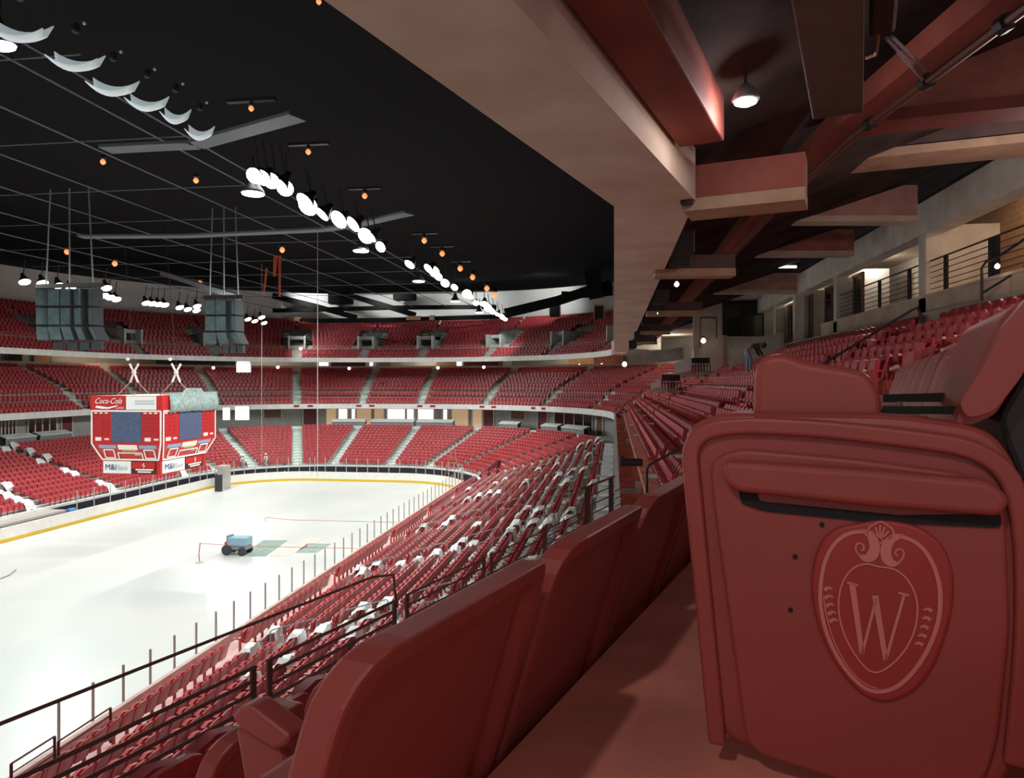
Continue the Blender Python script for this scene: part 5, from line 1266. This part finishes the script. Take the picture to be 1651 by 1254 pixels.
SIT = dict(pelvis=(0, 0, .50), waist=(.02, 0, .66), chest=(.05, 0, .90), neck=(.07, 0, 1.06), head=(.09, 0, 1.16), top=(.09, 0, 1.28), sl=(.04, .19, .96), el=(.08, .24, .70), hl=(.30, .18, .58), sr=(.04, -.19, .96), er=(.08, -.24, .70), hr=(.30, -.16, .58), kl=(.42, .12, .50), al=(.44, .12, .09), kr=(.42, -.12, .50), ar=(.44, -.12, .09))
zc = 30.0
person(UD(1208, 600, zc), TH-.1, BEND, 'person in a dark shirt and jeans bending over the seats below the white low wall', 'cloth_dark', 'cloth_jeans', False)
pf = Path(LOW_T0+.3, None, 6.)
for px, lab, fa in ((392, 'person in a white top and hard hat standing in the front row, left of two', -.9), (429, 'person in a white top and hard hat standing in the front row, right of two', -2.0)):
    p, nr = pf.at(s_px(pf, px, 1.6)); person(p+Z*1.2, fa, STAND, lab, 'cloth_white', 'cloth_blue', True, 'workers at the far end')
for px, lab, yy in ((426, 'person in blue with a white hat crouching behind the end boards, left of two', 79.3), (459, 'person in blue sitting behind the end boards, right of two', 79.3)):
    d = ray(px, 700); p = Vector((d.x, d.y, 0))*(yy/d.y); person(p+Z*.35, -1.4, SIT, lab, 'cloth_blue', 'cloth_blue', px == 426, 'workers at the far end')
p = UD(655, 670, 102); p.z = 4.95
m = MB(); m.box(-40, -30, 79.0, 79.6, .0, .35); tag(m.build('end_bench', 'wall_navy'), 'low dark bench behind the far end boards', 'bench')
# ------------------------------------------------------------------ light
def spot(p, tgt, power, ang, col=(.95, 1., .96), size=.4, blend=.6):
    l = bpy.data.lights.new('spot_beam', 'SPOT'); l.energy = power; l.color = col; l.spot_size = ang; l.spot_blend = blend; l.shadow_soft_size = size
    o = bpy.data.objects.new('spot_beam', l); COL.objects.link(o); o.location = p
    o.rotation_euler = (Vector(tgt)-Vector(p)).to_track_quat('-Z', 'Y').to_euler()
PW = 6000
for y in (20, 30, 40, 50, 60, 70, 80):
    spot((-14.2, y, 18.9), (-24, y, 0), PW, 2.5)
    spot((-43.0, y, 18.0), (-32, y, 0), PW*.9, 2.5)
for x in (-14.2, -43.0): spot((x, 90, 19.2), (-28, 100, 12), PW*.2, 2.6)
for x in (-10, -22, -34, -46): spot((x, 100.5 if x != -10 else 97, 24.6), (x, 109, 22.0), 1500, 2.1, blend=.9)  # added spots to brighten the end wall, no fixtures there
def point(p, e, col, size=.1):
    l = bpy.data.lights.new('lamp_glow', 'POINT'); l.energy = e; l.color = col; l.shadow_soft_size = size
    o = bpy.data.objects.new('lamp_glow', l); COL.objects.link(o); o.location = p
for L, e in ((LAMP1, 45), (LAMP_FILL, 170), (LAMP_FILL_B, 260)): point(L-Z*.16, e, (1., .9, .88))
for y in (34, 46, 58): point((XC+1.6, y, 16.5), 45, (1., .92, .8))
point((XC+1.5, 22, 16.4), 60, (1., .75, .5))
for k in range(5):
    g = math.radians(20+35*k); R_ = RA+TC+2
    point((-28.6+R_*math.cos(g), YA+R_*math.sin(g), 15.6), 260, (1., .8, .6))
w = bpy.data.worlds.new('w'); SC.world = w; w.use_nodes = True
w.node_tree.nodes['Background'].inputs[0].default_value = (.58, .55, .54, 1); w.node_tree.nodes['Background'].inputs[1].default_value = 1.15
SC.view_settings.view_transform = 'Standard'; SC.view_settings.look = 'None'; SC.view_settings.gamma = 1; SC.view_settings.exposure = 0.0
